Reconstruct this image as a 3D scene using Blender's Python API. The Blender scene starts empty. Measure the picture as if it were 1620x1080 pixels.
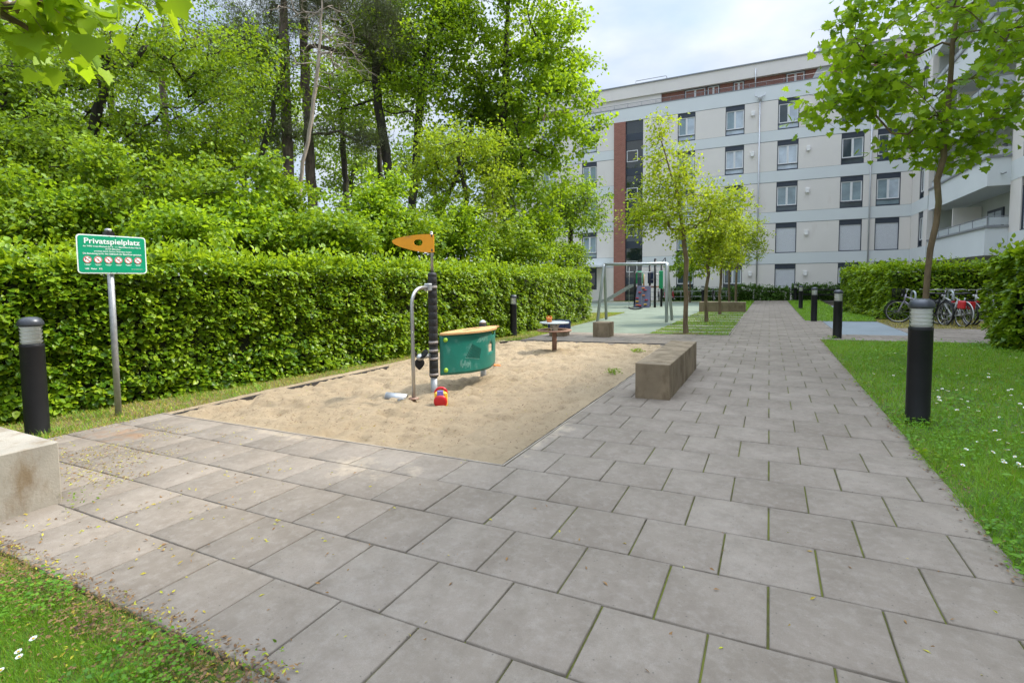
import bpy, math, random
import numpy as np
from mathutils import Vector, Matrix

# ------------------------------------------------------------------ camera, sky, sun, exposure
SC = bpy.context.scene
COL = SC.collection
F_PX, YAW, PIT, ROL = 814.83, 0.4632, 0.0613, -0.0091
CAM = np.array([-0.0248, -2.3275, 1.54785])
_c, _s = math.cos(YAW), math.sin(YAW)
FWD = np.array([-_s*math.cos(PIT), _c*math.cos(PIT), -math.sin(PIT)])
_R = np.array([_c, _s, 0.0]); _U = np.cross(_R, FWD)
RGT = _R*math.cos(ROL)+_U*math.sin(ROL); UPV = _U*math.cos(ROL)-_R*math.sin(ROL)
cd = bpy.data.cameras.new('camera'); cam = bpy.data.objects.new('camera', cd); COL.objects.link(cam)
cam.matrix_world = Matrix([[RGT[i], UPV[i], -FWD[i], CAM[i]] for i in range(3)]+[[0,0,0,1]])
cd.sensor_width = 36.0; cd.lens = F_PX/1620*36; cd.shift_y = -46.07/1620
cd.clip_start = 0.05; cd.clip_end = 2000
SC.camera = cam
SUN_EL, SUN_AZ = math.radians(50), math.atan2(0.69, 0.72)   # azimuth measured from +X towards +Y
SUN_DIR = Vector((math.cos(SUN_EL)*math.cos(SUN_AZ), math.cos(SUN_EL)*math.sin(SUN_AZ), math.sin(SUN_EL)))
W = bpy.data.worlds.new('World'); SC.world = W; W.use_nodes = True
nt = W.node_tree; N = nt.nodes; L = nt.links
for n in list(N): N.remove(n)
out = N.new('ShaderNodeOutputWorld'); bg = N.new('ShaderNodeBackground'); bg.inputs['Strength'].default_value = 0.1
sky = N.new('ShaderNodeTexSky'); sky.sky_type = 'NISHITA'; sky.sun_disc = False
sky.sun_elevation = SUN_EL; sky.sun_rotation = math.pi/2-SUN_AZ
tc = N.new('ShaderNodeTexCoord')
mp = N.new('ShaderNodeMapping'); mp.inputs['Scale'].default_value = (1, 1, 2.2)
nz = N.new('ShaderNodeTexNoise'); nz.inputs['Scale'].default_value = 2.6; nz.inputs['Detail'].default_value = 7; nz.inputs['Roughness'].default_value = .55
rp = N.new('ShaderNodeValToRGB'); rp.color_ramp.elements[0].position = .33; rp.color_ramp.elements[0].color = (.45,.45,.45,1)
rp.color_ramp.elements[1].position = .58; rp.color_ramp.elements[1].color = (1,1,1,1)
nz2 = N.new('ShaderNodeTexNoise'); nz2.inputs['Scale'].default_value = 5; nz2.inputs['Detail'].default_value = 8
cr2 = N.new('ShaderNodeValToRGB'); cr2.color_ramp.elements[0].position = .3; cr2.color_ramp.elements[0].color = (2.5,3.0,3.75,1)
cr2.color_ramp.elements[1].position = .7; cr2.color_ramp.elements[1].color = (4.05,4.3,4.65,1)
mx = N.new('ShaderNodeMix'); mx.data_type = 'RGBA'
L.new(tc.outputs['Generated'], mp.inputs[0]); L.new(mp.outputs[0], nz.inputs['Vector']); L.new(mp.outputs[0], nz2.inputs['Vector'])
L.new(nz.outputs['Fac'], rp.inputs[0]); L.new(nz2.outputs['Fac'], cr2.inputs[0])
L.new(rp.outputs[0], mx.inputs['Factor']); L.new(sky.outputs[0], mx.inputs['A']); L.new(cr2.outputs[0], mx.inputs['B'])
# an overcast vault is brighter overhead and round the veiled sun
sx_ = N.new('ShaderNodeSeparateXYZ'); L.new(tc.outputs['Generated'], sx_.inputs[0])
def wm(op, a, b):
    n = N.new('ShaderNodeMath'); n.operation = op
    for i, v in enumerate((a, b)):
        if hasattr(v, 'is_linked'): L.new(v, n.inputs[i])
        else: n.inputs[i].default_value = v
    return n.outputs[0]
zen = wm('MULTIPLY', wm('POWER', wm('MAXIMUM', sx_.outputs['Z'], 0.0), 4.0), 5.4)
vd = N.new('ShaderNodeVectorMath'); vd.operation = 'DOT_PRODUCT'; L.new(tc.outputs['Generated'], vd.inputs[0]); vd.inputs[1].default_value = SUN_DIR
halo = wm('MULTIPLY', wm('POWER', wm('MAXIMUM', vd.outputs['Value'], 0.0), 34.0), 8.5)
gain = wm('ADD', wm('ADD', zen, halo), 1.0)
vs_ = N.new('ShaderNodeVectorMath'); vs_.operation = 'SCALE'; L.new(mx.outputs['Result'], vs_.inputs[0]); L.new(gain, vs_.inputs['Scale'])
L.new(vs_.outputs[0], bg.inputs['Color']); L.new(bg.outputs[0], out.inputs[0])
sl = bpy.data.lights.new('sun', 'SUN'); sun = bpy.data.objects.new('sun', sl); COL.objects.link(sun)
sl.energy = 2.5; sl.angle = math.radians(4.0); sl.color = (1.0, .93, .82)
sun.rotation_euler = SUN_DIR.to_track_quat('Z', 'Y').to_euler(); sun.location = (20, 20, 40)
SC.view_settings.view_transform = 'Standard'; SC.view_settings.look = 'None'
SC.view_settings.exposure = 1.12; SC.view_settings.gamma = 1.0
try:
    SC.cycles.max_bounces = 6; SC.cycles.transparent_max_bounces = 6; SC.cycles.use_denoising = True
    SC.cycles.diffuse_bounces = 4; SC.cycles.transmission_bounces = 4
except Exception: pass

# ------------------------------------------------------------------ helpers
def gz(x, y):
    """the ground: falls gently to the left and away from the camera"""
    x = min(max(x, -25.), 20.); y = min(y, 60.)
    return .016*x-.005*max(0., y-4.)
def zd_min(px, x=-9.5):
    return (x-CAM[0])/(FWD[0]+RGT[0]*(px-810)/F_PX)
def gzv(x, y):
    return .016*np.clip(x, -25, 20)-.005*np.maximum(0, np.minimum(y, 60)-4.)
def at_px(px, py, zd):
    """a world point seen at photo pixel (px, py), zd metres along the view axis (layout aid)"""
    return CAM+(FWD+RGT*(px-810)/F_PX+UPV*(493.93-py)/F_PX)*zd

_perm = np.random.RandomState(5).permutation(256)
def _h(ix, iy, iz):
    return _perm[(_perm[(_perm[ix & 255]+iy) & 255]+iz) & 255]/255.0
def vnoise(p):
    p = np.asarray(p, float); i = np.floor(p).astype(int); f = p-i; f = f*f*(3-2*f)
    r = 0
    for dx in (0, 1):
        for dy in (0, 1):
            for dz in (0, 1):
                w = (f[..., 0] if dx else 1-f[..., 0])*(f[..., 1] if dy else 1-f[..., 1])*(f[..., 2] if dz else 1-f[..., 2])
                r = r+w*_h(i[..., 0]+dx, i[..., 1]+dy, i[..., 2]+dz)
    return r
def fbm(p, o=3):
    r = 0; a = .5; q = np.asarray(p, float)
    for k in range(o): r = r+a*vnoise(q); q = q*2.03+17.1; a *= .5
    return r/(1-.5**o)

def tag(o, label=None, cat=None, group=None, kind=None):
    if label: o['label'] = label
    if cat: o['category'] = cat
    if group: o['group'] = group
    if kind: o['kind'] = kind
    return o
def empty(name, loc, label, cat, group=None, rz=0.0):
    o = bpy.data.objects.new(name, None); COL.objects.link(o); o.location = loc; o.rotation_euler = (0, 0, rz)
    o.empty_display_size = .2
    return tag(o, label, cat, group)
def copy_tree(o, parent=None):
    c = o.copy(); COL.objects.link(c)
    if parent is not None: c.parent = parent
    for ch in list(o.children): copy_tree(ch, c)
    return c

class MB:
    """collects shapes, links them as ONE mesh object"""
    def __init__(s): s.v = []; s.f = []; s.m = []; s.sm = []
    def add(s, vs, fs, mi=0, smooth=False):
        b = len(s.v); s.v += [tuple(map(float, v)) for v in vs]
        for f in fs: s.f.append(tuple(b+i for i in f)); s.m.append(mi); s.sm.append(smooth)
        return s
    def box(s, x0, x1, y0, y1, z0, z1, mi=0, M=None, bev=0.0):
        if bev > 0:
            return s.bbox(x0, x1, y0, y1, z0, z1, bev, mi, M)
        vs = [(x, y, z) for z in (z0, z1) for y in (y0, y1) for x in (x0, x1)]
        if M is not None: vs = [tuple(M @ Vector(v)) for v in vs]
        return s.add(vs, [(0,2,3,1),(4,5,7,6),(0,1,5,4),(2,6,7,3),(0,4,6,2),(1,3,7,5)], mi)
    def bbox(s, x0, x1, y0, y1, z0, z1, b, mi=0, M=None):
        cx, cy, cz = (x0+x1)/2, (y0+y1)/2, (z0+z1)/2; hx, hy, hz = (x1-x0)/2, (y1-y0)/2, (z1-z0)/2
        vs = []; idx = {}
        for sx in (-1, 1):
            for sy in (-1, 1):
                for sz in (-1, 1):
                    for ax in range(3):
                        p = [sx*hx, sy*hy, sz*hz]
                        for a2 in range(3):
                            if a2 != ax: p[a2] -= (sx, sy, sz)[a2]*b
                        idx[(sx, sy, sz, ax)] = len(vs); vs.append((cx+p[0], cy+p[1], cz+p[2]))
        fs = []
        for ax in range(3):
            o1, o2 = [a for a in range(3) if a != ax]
            for sg in (-1, 1):
                q = []
                for (u, v) in ((-1,-1),(1,-1),(1,1),(-1,1)):
                    t = [0,0,0]; t[ax] = sg; t[o1] = u; t[o2] = v; q.append(idx[(t[0],t[1],t[2],ax)])
                if (sg > 0) == (ax == 1): q.reverse()
                fs.append(tuple(q))
        for ax in range(3):          # edges along axis ax
            o1, o2 = [a for a in range(3) if a != ax]
            for u in (-1, 1):
                for v in (-1, 1):
                    q = []
                    for (w, face) in ((-1,o1),(1,o1),(1,o2),(-1,o2)):
                        t = [0,0,0]; t[ax] = w; t[o1] = u; t[o2] = v; q.append(idx[(t[0],t[1],t[2],face)])
                    fs.append(tuple(q))
        for sx in (-1, 1):
            for sy in (-1, 1):
                for sz in (-1, 1): fs.append(tuple(idx[(sx,sy,sz,a)] for a in range(3)))
        if M is not None: vs = [tuple(M @ Vector(v)) for v in vs]
        return s.add(vs, fs, mi)
    def tube(s, pts, r, n=8, mi=0, cap=True, smooth=True, closed=False):
        P = [Vector(p) for p in pts]; m = len(P)
        rs = [r]*m if not hasattr(r, '__len__') else list(r)
        prev = None; vs = []
        for i in range(m):
            if closed: t = P[(i+1) % m]-P[i-1]
            else: t = P[min(i+1, m-1)]-P[max(i-1, 0)]
            t = t.normalized() if t.length > 1e-9 else Vector((0,0,1))
            if prev is None:
                a = Vector((0,0,1)) if abs(t.z) < .9 else Vector((1,0,0))
                u = t.cross(a).normalized()
            else:
                u = (prev-t*prev.dot(t)); u = u.normalized() if u.length > 1e-6 else t.orthogonal().normalized()
            prev = u; w = t.cross(u)
            for k in range(n):
                a = 2*math.pi*k/n; vs.append(P[i]+(u*math.cos(a)+w*math.sin(a))*rs[i])
        fs = []
        for i in range(m if closed else m-1):
            j = (i+1) % m
            for k in range(n): fs.append((i*n+k, i*n+(k+1) % n, j*n+(k+1) % n, j*n+k))
        if cap and not closed: fs += [tuple(range(n-1, -1, -1)), tuple((m-1)*n+k for k in range(n))]
        return s.add(vs, fs, mi, smooth)
    def lathe(s, prof, n=24, c=(0,0,0), mi=0, smooth=True, cap=True, M=None):
        vs = []; m = len(prof)
        for r, z in prof:
            for k in range(n):
                a = 2*math.pi*k/n; vs.append((c[0]+r*math.cos(a), c[1]+r*math.sin(a), c[2]+z))
        if M is not None: vs = [tuple(M @ Vector(v)) for v in vs]
        fs = [(i*n+k, i*n+(k+1) % n, (i+1)*n+(k+1) % n, (i+1)*n+k) for i in range(m-1) for k in range(n)]
        if cap: fs += [tuple(range(n-1, -1, -1)), tuple((m-1)*n+k for k in range(n))]
        return s.add(vs, fs, mi, smooth)
    def prism(s, poly, origin, ux, uy, thick, mi=0):
        """flat outline (u, v) extruded by thick along ux x uy, both sides of the origin plane"""
        O = Vector(origin); ux = Vector(ux); uy = Vector(uy); n = ux.cross(uy).normalized()*(thick/2); k = len(poly)
        a = [O+ux*u+uy*v+n for u, v in poly]; b = [O+ux*u+uy*v-n for u, v in poly]
        return s.add(a+b, [tuple(range(k)), tuple(range(2*k-1, k-1, -1))]+[(i, k+i, k+(i+1) % k, (i+1) % k) for i in range(k)], mi)
    def build(s, name, mats, parent=None):
        me = bpy.data.meshes.new(name); me.from_pydata(s.v, [], s.f)
        for m in (mats if isinstance(mats, (list, tuple)) else [mats]): me.materials.append(m)
        me.polygons.foreach_set('material_index', s.m); me.polygons.foreach_set('use_smooth', s.sm); me.update()
        o = bpy.data.objects.new(name, me); COL.objects.link(o)
        if parent is not None: o.parent = parent
        return o

def np_obj(name, V, faces, mats, parent=None, smooth=False, mi=None):
    """mesh from numpy: V (n,3); faces a list of integer arrays (m,k)"""
    me = bpy.data.meshes.new(name); V = np.ascontiguousarray(V, dtype=np.float32)
    me.vertices.add(len(V)); me.vertices.foreach_set('co', V.ravel())
    loops = np.concatenate([f.ravel() for f in faces]).astype(np.int32)
    sizes = np.concatenate([np.full(len(f), f.shape[1], np.int32) for f in faces])
    starts = np.concatenate([[0], np.cumsum(sizes)[:-1]]).astype(np.int32)
    me.loops.add(len(loops)); me.loops.foreach_set('vertex_index', loops)
    me.polygons.add(len(sizes)); me.polygons.foreach_set('loop_start', starts); me.polygons.foreach_set('loop_total', sizes)
    if smooth: me.polygons.foreach_set('use_smooth', np.ones(len(sizes), bool))
    for m in (mats if isinstance(mats, (list, tuple)) else [mats]): me.materials.append(m)
    if mi is not None: me.polygons.foreach_set('material_index', np.asarray(mi, np.int32))
    me.update(calc_edges=True)
    o = bpy.data.objects.new(name, me); COL.objects.link(o)
    if parent is not None: o.parent = parent
    return o

LEAF6 = (np.array([[0,0,0],[.28,.46,.10],[.68,.36,.06],[1,0,-.06],[.68,-.36,.06],[.28,-.46,.10]]), [np.array([[0,3,2,1],[0,5,4,3]])])
LEAF4 = (np.array([[0,0,0],[.45,.5,.08],[1,0,-.05],[.45,-.5,.08]]), [np.array([[0,2,1],[0,3,2]])])
_mp = [(0,0),(.10,.30),(-.05,.52),(.22,.48),(.30,.66),(.46,.40),(.62,.46),(.68,.22),(1.0,0),(.68,-.22),(.62,-.46),(.46,-.40),(.30,-.66),(.22,-.48),(-.05,-.52),(.10,-.30)]
MAPLE = (np.array([[x, y, .12*abs(y)-.10*x*x] for x, y in _mp]), [np.array([[0,8,7,6,5,4,3,2,1],[0,15,14,13,12,11,10,9,8]])])
NEEDLE = (np.array([[0,.5,0],[0,-.5,0],[1,0,0]]), [np.array([[0,1,2]])])
BLADE = (np.array([[0,.5,0],[0,-.5,0],[.55,.38,.06],[.55,-.38,.06],[1,0,.25]]), [np.array([[0,1,3,2]]), np.array([[2,3,4]])])
def unit(a): return a/np.maximum(np.linalg.norm(a, axis=-1, keepdims=True), 1e-9)
def scatter(P, axis, nrm, length, width, tpl):
    T, fs = tpl; n = len(P); k = len(T)
    a = unit(axis); s = unit(np.cross(nrm, a)); nn = np.cross(a, s)
    L_ = np.broadcast_to(np.asarray(length, float), (n,))[:, None, None]; Wd = np.broadcast_to(np.asarray(width, float), (n,))[:, None, None]
    V = P[:, None, :]+L_*(T[None, :, 0:1]*a[:, None, :])+L_*Wd*(T[None, :, 1:2]*s[:, None, :])+L_*(T[None, :, 2:3]*nn[:, None, :])
    off = (np.arange(n)*k)[:, None, None]
    return V.reshape(-1, 3), [(f[None]+off).reshape(-1, f.shape[1]) for f in fs]
def merge(parts):
    Vs = []; Fs = {}; b = 0
    for V, fs in parts:
        Vs.append(V)
        for f in fs: Fs.setdefault(f.shape[1], []).append(f+b)
        b += len(V)
    return np.concatenate(Vs), [np.concatenate(x) for x in Fs.values()]

# ------------------------------------------------------------------ materials
def newmat(name):
    m = bpy.data.materials.new(name); m.use_nodes = True; t = m.node_tree
    for n in list(t.nodes): t.nodes.remove(n)
    o = t.nodes.new('ShaderNodeOutputMaterial'); p = t.nodes.new('ShaderNodeBsdfPrincipled'); t.links.new(p.outputs[0], o.inputs[0])
    return m, t, p, o
def noise(t, scale, detail=4, rough=.55, vec=None, stretch=None):
    n = t.nodes.new('ShaderNodeTexNoise'); n.inputs['Scale'].default_value = scale; n.inputs['Detail'].default_value = detail; n.inputs['Roughness'].default_value = rough
    c = t.nodes.new('ShaderNodeTexCoord'); src = c.outputs['Object']
    if stretch:
        q = t.nodes.new('ShaderNodeMapping'); q.inputs['Scale'].default_value = stretch; t.links.new(src, q.inputs[0]); src = q.outputs[0]
    t.links.new(src, n.inputs['Vector']); return n
def ramp(t, fac, stops):
    r = t.nodes.new('ShaderNodeValToRGB'); e = r.color_ramp.elements
    while len(e) < len(stops): e.new(.5)
    for el, (p, c) in zip(e, stops): el.position = p; el.color = (c[0], c[1], c[2], 1)
    t.links.new(fac, r.inputs[0]); return r.outputs[0]
def mixc(t, fac, a, b, mode='MIX'):
    m = t.nodes.new('ShaderNodeMix'); m.data_type = 'RGBA'; m.blend_type = mode
    for k, v in (('Factor', fac), ('A', a), ('B', b)):
        if hasattr(v, 'is_linked'): t.links.new(v, m.inputs[k])
        else: m.inputs[k].default_value = v if k == 'Factor' else (v[0], v[1], v[2], 1)
    return m.outputs['Result']
def bump(t, p, h, strength=.3, dist=.02):
    b = t.nodes.new('ShaderNodeBump'); b.inputs['Strength'].default_value = strength; b.inputs['Distance'].default_value = dist
    t.links.new(h, b.inputs['Height']); t.links.new(b.outputs[0], p.inputs['Normal'])
def island(t):
    g = t.nodes.new('ShaderNodeNewGeometry'); return g.outputs['Random Per Island']
def scl(c, k): return tuple(min(1, x*k) for x in c)
def plain(name, col, rough=.6, metal=0.0, var=.12, scale=6, bmp=0.0, bscale=60, stretch=None, dirt=None, spec=.4):
    m, t, p, o = newmat(name)
    n = noise(t, scale, 5, .6, stretch=stretch)
    c = ramp(t, n.outputs['Fac'], [(.3, scl(col, 1-var)), (.7, scl(col, 1+var))])
    if dirt:
        n2 = noise(t, dirt[1], 6, .65, stretch=dirt[3] if len(dirt) > 3 else None)
        f = ramp(t, n2.outputs['Fac'], [(dirt[2], (0,0,0)), (min(dirt[2]+.18, 1), (1,1,1))])
        c = mixc(t, f, c, dirt[0])
    t.links.new(c, p.inputs['Base Color']); p.inputs['Roughness'].default_value = rough; p.inputs['Metallic'].default_value = metal
    p.inputs['Specular IOR Level'].default_value = spec
    if bmp: bump(t, p, noise(t, bscale, 4, .6).outputs['Fac'], bmp, .01)
    return m
def leafmat(name, cols, trans=.35, tcol=None, clump=(.9, .55), rough=.5):
    """leaf: hue by leaf, young and old clumps by a slow noise, part of the light passing through"""
    m, t, p, o = newmat(name)
    c = ramp(t, island(t), [(i/(len(cols)-1), k) for i, k in enumerate(cols)])
    n = noise(t, clump[0], 3, .5)
    f = ramp(t, n.outputs['Fac'], [(.35, (0,0,0)), (.68, (1,1,1))])
    c2 = mixc(t, clump[1], c, cols[-1]); c = mixc(t, f, c, c2)
    t.links.new(c, p.inputs['Base Color']); p.inputs['Roughness'].default_value = rough; p.inputs['Specular IOR Level'].default_value = .35
    tr = t.nodes.new('ShaderNodeBsdfTranslucent')
    tc_ = mixc(t, .6, c, tcol or scl(cols[-1], 1.6)); t.links.new(tc_, tr.inputs['Color'])
    ms = t.nodes.new('ShaderNodeMixShader'); ms.inputs[0].default_value = trans
    t.links.new(p.outputs[0], ms.inputs[1]); t.links.new(tr.outputs[0], ms.inputs[2]); t.links.new(ms.outputs[0], o.inputs[0])
    return m
def glassmat(name, col, rough=.06, spec=.9, var=.25, scale=1.2):
    m = plain(name, col, rough, 0, var, scale, spec=spec); return m

M = {}
M['slab'] = None
def slabmat():
    m, t, p, o = newmat('slab_concrete')
    c = ramp(t, island(t), [(0, (.216,.180,.142)), (.5, (.243,.204,.163)), (1, (.270,.229,.185))])
    n = noise(t, .8, 8, .72); c = mixc(t, ramp(t, n.outputs['Fac'], [(.42, (0,0,0)), (.66, (.7,.7,.7))]), c, (.138,.110,.081))
    n5 = noise(t, 4.5, 7, .75); c = mixc(t, ramp(t, n5.outputs['Fac'], [(.46, (0,0,0)), (.70, (.6,.6,.6))]), c, (.145,.117,.088))
    n3 = noise(t, 16, 6, .7); c = mixc(t, ramp(t, n3.outputs['Fac'], [(.48, (0,0,0)), (.74, (.6,.6,.6))]), c, (.30,.265,.222))
    v = t.nodes.new('ShaderNodeTexVoronoi'); v.inputs['Scale'].default_value = 22
    tcn = t.nodes.new('ShaderNodeTexCoord'); t.links.new(tcn.outputs['Object'], v.inputs['Vector'])
    c = mixc(t, ramp(t, v.outputs['Distance'], [(.06, (.75,.75,.75)), (.12, (0,0,0))]), c, (.09,.08,.07))
    g = noise(t, 260, 2, .7); c = mixc(t, ramp(t, g.outputs['Fac'], [(.35, (.35,.35,.35)), (.65, (0,0,0))]), c, (.11,.098,.083))
    # blown sand by the pit and rusty blossom dust by the hedge: stains with a place of their own
    def stain(c, cx, cy, rx, ry, col, sc, amt):
        a = t.nodes.new('ShaderNodeVectorMath'); a.operation = 'SUBTRACT'; t.links.new(tcn.outputs['Object'], a.inputs[0]); a.inputs[1].default_value = (cx, cy, 0)
        b = t.nodes.new('ShaderNodeVectorMath'); b.operation = 'MULTIPLY'; t.links.new(a.outputs[0], b.inputs[0]); b.inputs[1].default_value = (1/rx, 1/ry, 0)
        l = t.nodes.new('ShaderNodeVectorMath'); l.operation = 'LENGTH'; t.links.new(b.outputs[0], l.inputs[0])
        n_ = noise(t, sc, 6, .7); k = t.nodes.new('ShaderNodeMath'); k.operation = 'ADD'; t.links.new(l.outputs['Value'], k.inputs[0])
        k2 = t.nodes.new('ShaderNodeMath'); k2.operation = 'MULTIPLY'; t.links.new(n_.outputs['Fac'], k2.inputs[0]); k2.inputs[1].default_value = 1.5; t.links.new(k2.outputs[0], k.inputs[1])
        return mixc(t, ramp(t, k.outputs[0], [(.75, (amt,)*3), (1.0, (amt*.3,)*3)] + [(1.0, (0,0,0))]) if False else ramp(t, k.outputs[0], [(.55, (amt,)*3), (1.0, (0,0,0))]), c, col)
    c = stain(c, -3.1, 1.0, 1.9, .75, (.40,.33,.24), 3.5, 1.0); c = stain(c, -2.05, 2.6, .55, 3.0, (.40,.33,.24), 4.5, .9); c = stain(c, -4.6, 1.4, 2.4, .3, (.38,.31,.22), 5, .8)
    c = stain(c, -6.4, .75, 1.7, .9, (.23,.115,.045), 5.5, .9)
    t.links.new(c, p.inputs['Base Color']); p.inputs['Roughness'].default_value = .82; p.inputs['Specular IOR Level'].default_value = .3
    bump(t, p, g.outputs['Fac'], .25, .004); return m
M['slab'] = slabmat()
M['joint'] = plain('joint_soil_and_moss', (.055,.045,.026), .95, 0, .3, 30, .5, 120, dirt=((.12,.135,.018), 1.4, .36))
def sandmat():
    m, t, p, o = newmat('play_sand')
    n = noise(t, .9, 5, .6); c = ramp(t, n.outputs['Fac'], [(.3, (.45,.345,.215)), (.7, (.56,.44,.29))])
    n2 = noise(t, 7, 6, .7); c = mixc(t, ramp(t, n2.outputs['Fac'], [(.50, (0,0,0)), (.75, (.7,.7,.7))]), c, (.36,.275,.18))
    n4 = noise(t, 22, 6, .78); c = mixc(t, ramp(t, n4.outputs['Fac'], [(.55, (0,0,0)), (.74, (.9,.9,.9))]), c, (.17,.11,.06))
    n3 = noise(t, 320, 2, .7); c = mixc(t, ramp(t, n3.outputs['Fac'], [(.35, (.4,.4,.4)), (.6, (0,0,0))]), c, (.36,.28,.19))
    t.links.new(c, p.inputs['Base Color']); p.inputs['Roughness'].default_value = .95; p.inputs['Specular IOR Level'].default_value = .15
    a = t.nodes.new('ShaderNodeMath'); a.operation = 'ADD'; t.links.new(n3.outputs['Fac'], a.inputs[0]); t.links.new(n2.outputs['Fac'], a.inputs[1])
    bump(t, p, a.outputs[0], .9, .03); return m
M['sand'] = sandmat()
M['turf'] = plain('turf_soil', (.085,.13,.025), .95, 0, .4, 3, .6, 40, dirt=((.10,.075,.04), 5, .6))
M['litter_ground'] = plain('leaf_litter_soil', (.14,.11,.045), .95, 0, .4, 9, .7, 70, dirt=((.11,.13,.03), 4, .5))
M['earth'] = plain('wood_floor', (.06,.05,.03), .95, 0, .4, 2, .6, 30)
M['rubber_green'] = plain('green_safety_rubber', (.14,.172,.128), .85, 0, .14, .35, .3, 160, dirt=((.175,.212,.162), .9, .5))
M['rubber_blue'] = plain('blue_grey_safety_rubber', (.185,.215,.23), .85, 0, .10, .8, .3, 160)
M['gravel'] = plain('fine_gravel', (.33,.30,.25), .95, 0, .2, 3, .5, 90)
M['concrete'] = plain('weathered_concrete', (.215,.165,.105), .85, 0, .2, 3, .35, 70, dirt=((.115,.082,.045), 4, .47, (1,1,.5)))
M['concrete_light'] = plain('pale_weathered_concrete', (.305,.275,.225), .85, 0, .16, 3, .35, 60, dirt=((.19,.14,.085), 4.5, .5, (1,1,.4)))
M['edging'] = plain('black_rubber_edging', (.035,.033,.032), .7, 0, .2, 5)
M['kerb'] = plain('thin_concrete_kerb', (.27,.235,.19), .85, 0, .2, 5, .3, 80)
M['black_metal'] = plain('black_painted_metal', (.010,.010,.011), .48, .0, .25, 4, .05, 200, spec=.3, dirt=((.028,.025,.021), 9, .62, (1,1,.5)))
M['cap_metal'] = plain('dark_grey_cast_metal', (.05,.055,.065), .38, .3, .15, 4, spec=.5)
M['lens_white'] = plain('white_lamp_louvre', (.82,.82,.78), .4, 0, .05, 5)
M['steel'] = plain('brushed_steel', (.42,.41,.40), .38, .85, .12, 12, stretch=(1,1,.2))
M['galv'] = plain('galvanised_steel', (.40,.41,.42), .5, .7, .18, 14)
M['swing_grey'] = plain('grey_coated_steel', (.40,.42,.43), .45, .3, .1, 4)
M['black_rope'] = plain('black_rope_sleeve', (.022,.021,.021), .6, 0, .2, 10)
M['ring_grey'] = plain('pale_grey_ring', (.34,.30,.28), .5, .2, .1, 8)
M['orange'] = plain('orange_board', (.80,.33,.015), .5, 0, .10, 4, dirt=((.45,.22,.07), 5, .6))
M['tan'] = plain('tan_counter_board', (.52,.30,.13), .55, 0, .12, 4, dirt=((.36,.25,.15), 6, .58))
M['teal'] = plain('teal_play_panel', (.010,.155,.115), .36, 0, .15, 3, spec=.5, dirt=((.09,.235,.195), 5, .57))
M['teal_dark'] = plain('dark_teal_ink', (.004,.045,.035), .5)
M['scuff'] = plain('chalky_scuff', (.11,.265,.215), .7, 0, .25, 25)
M['lime'] = plain('lime_green_plastic', (.30,.52,.04), .4, 0, .06)
M['red_plastic'] = plain('red_plastic', (.50,.008,.012), .32, 0, .08, spec=.5)
M['yellow_plastic'] = plain('yellow_plastic', (.72,.42,.02), .35, 0, .08)
M['violet'] = plain('violet_print', (.20,.16,.50), .5, 0, .3, 60)
M['orange_plastic'] = plain('orange_plastic', (.72,.20,.03), .4, 0, .06)
M['rust'] = plain('rusty_painted_steel', (.24,.135,.09), .6, .2, .2, 9, dirt=((.33,.25,.2), 7, .55))
M['table_top'] = plain('pale_blue_grey_disc', (.32,.36,.36), .4, 0, .1, 6)
M['navy'] = plain('navy_cloth', (.012,.022,.06), .8, 0, .2, 10)
M['sign_green'] = plain('sign_green', (.0,.27,.135), .35, 0, .06, 3, spec=.5)
M['sign_white'] = plain('sign_white', (.72,.78,.74), .4, 0, .03)
M['sign_red'] = plain('sign_red', (.55,.03,.04), .4, 0, .03)
M['sign_black'] = plain('sign_black', (.03,.03,.03), .4)
def barkmat(name, a, b, mossy=.0):
    m, t, p, o = newmat(name); n = noise(t, 9, 6, .7, stretch=(1,1,.25))
    c = ramp(t, n.outputs['Fac'], [(.32, a), (.68, b)])
    if mossy: c = mixc(t, ramp(t, noise(t, 3, 4).outputs['Fac'], [(.5, (0,0,0)), (.7, (mossy,)*3)]), c, (.12,.14,.04))
    t.links.new(c, p.inputs['Base Color']); p.inputs['Roughness'].default_value = .9; bump(t, p, n.outputs['Fac'], .7, .03); return m
M['bark'] = barkmat('dark_bark', (.013,.011,.008), (.05,.040,.029), .4)
M['bark_young'] = barkmat('young_bark', (.085,.058,.03), (.21,.15,.085), .3)
M['bark_pine'] = barkmat('pine_bark', (.06,.045,.035), (.20,.15,.115))
M['bark_dead'] = barkmat('bleached_dead_wood', (.22,.18,.14), (.42,.35,.28))
M['l_hedge'] = leafmat('hornbeam_leaf', [(.022,.07,.003), (.082,.185,.005), (.18,.30,.009), (.31,.41,.014)], .32, (.45,.62,.02), (.8,.25), .42)  # tone spread pushed wider in the tree and hedge leaves, painting light contrast
M['l_hedge_top'] = leafmat('young_hornbeam_leaf', [(.05,.13,.004), (.165,.295,.007), (.34,.45,.015)], .38, (.52,.68,.02), (.8,.3), .45)
M['l_shrub'] = leafmat('fresh_shrub_leaf', [(.024,.075,.003), (.10,.215,.006), (.26,.375,.012)], .38, (.45,.6,.02), (.7,.45))
M['l_maple'] = leafmat('maple_leaf', [(.04,.115,.005), (.12,.26,.007), (.27,.41,.011)], .46, (.5,.7,.02), (.8,.45))
M['l_big'] = leafmat('sunny_maple_leaf', [(.045,.12,.005), (.145,.28,.008), (.32,.44,.013)], .44, (.52,.72,.02), (.45,.55))
M['l_yellow'] = leafmat('yellow_green_leaf', [(.085,.18,.005), (.225,.34,.009), (.40,.46,.015)], .45, (.60,.70,.03), (1.2,.5))
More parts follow.
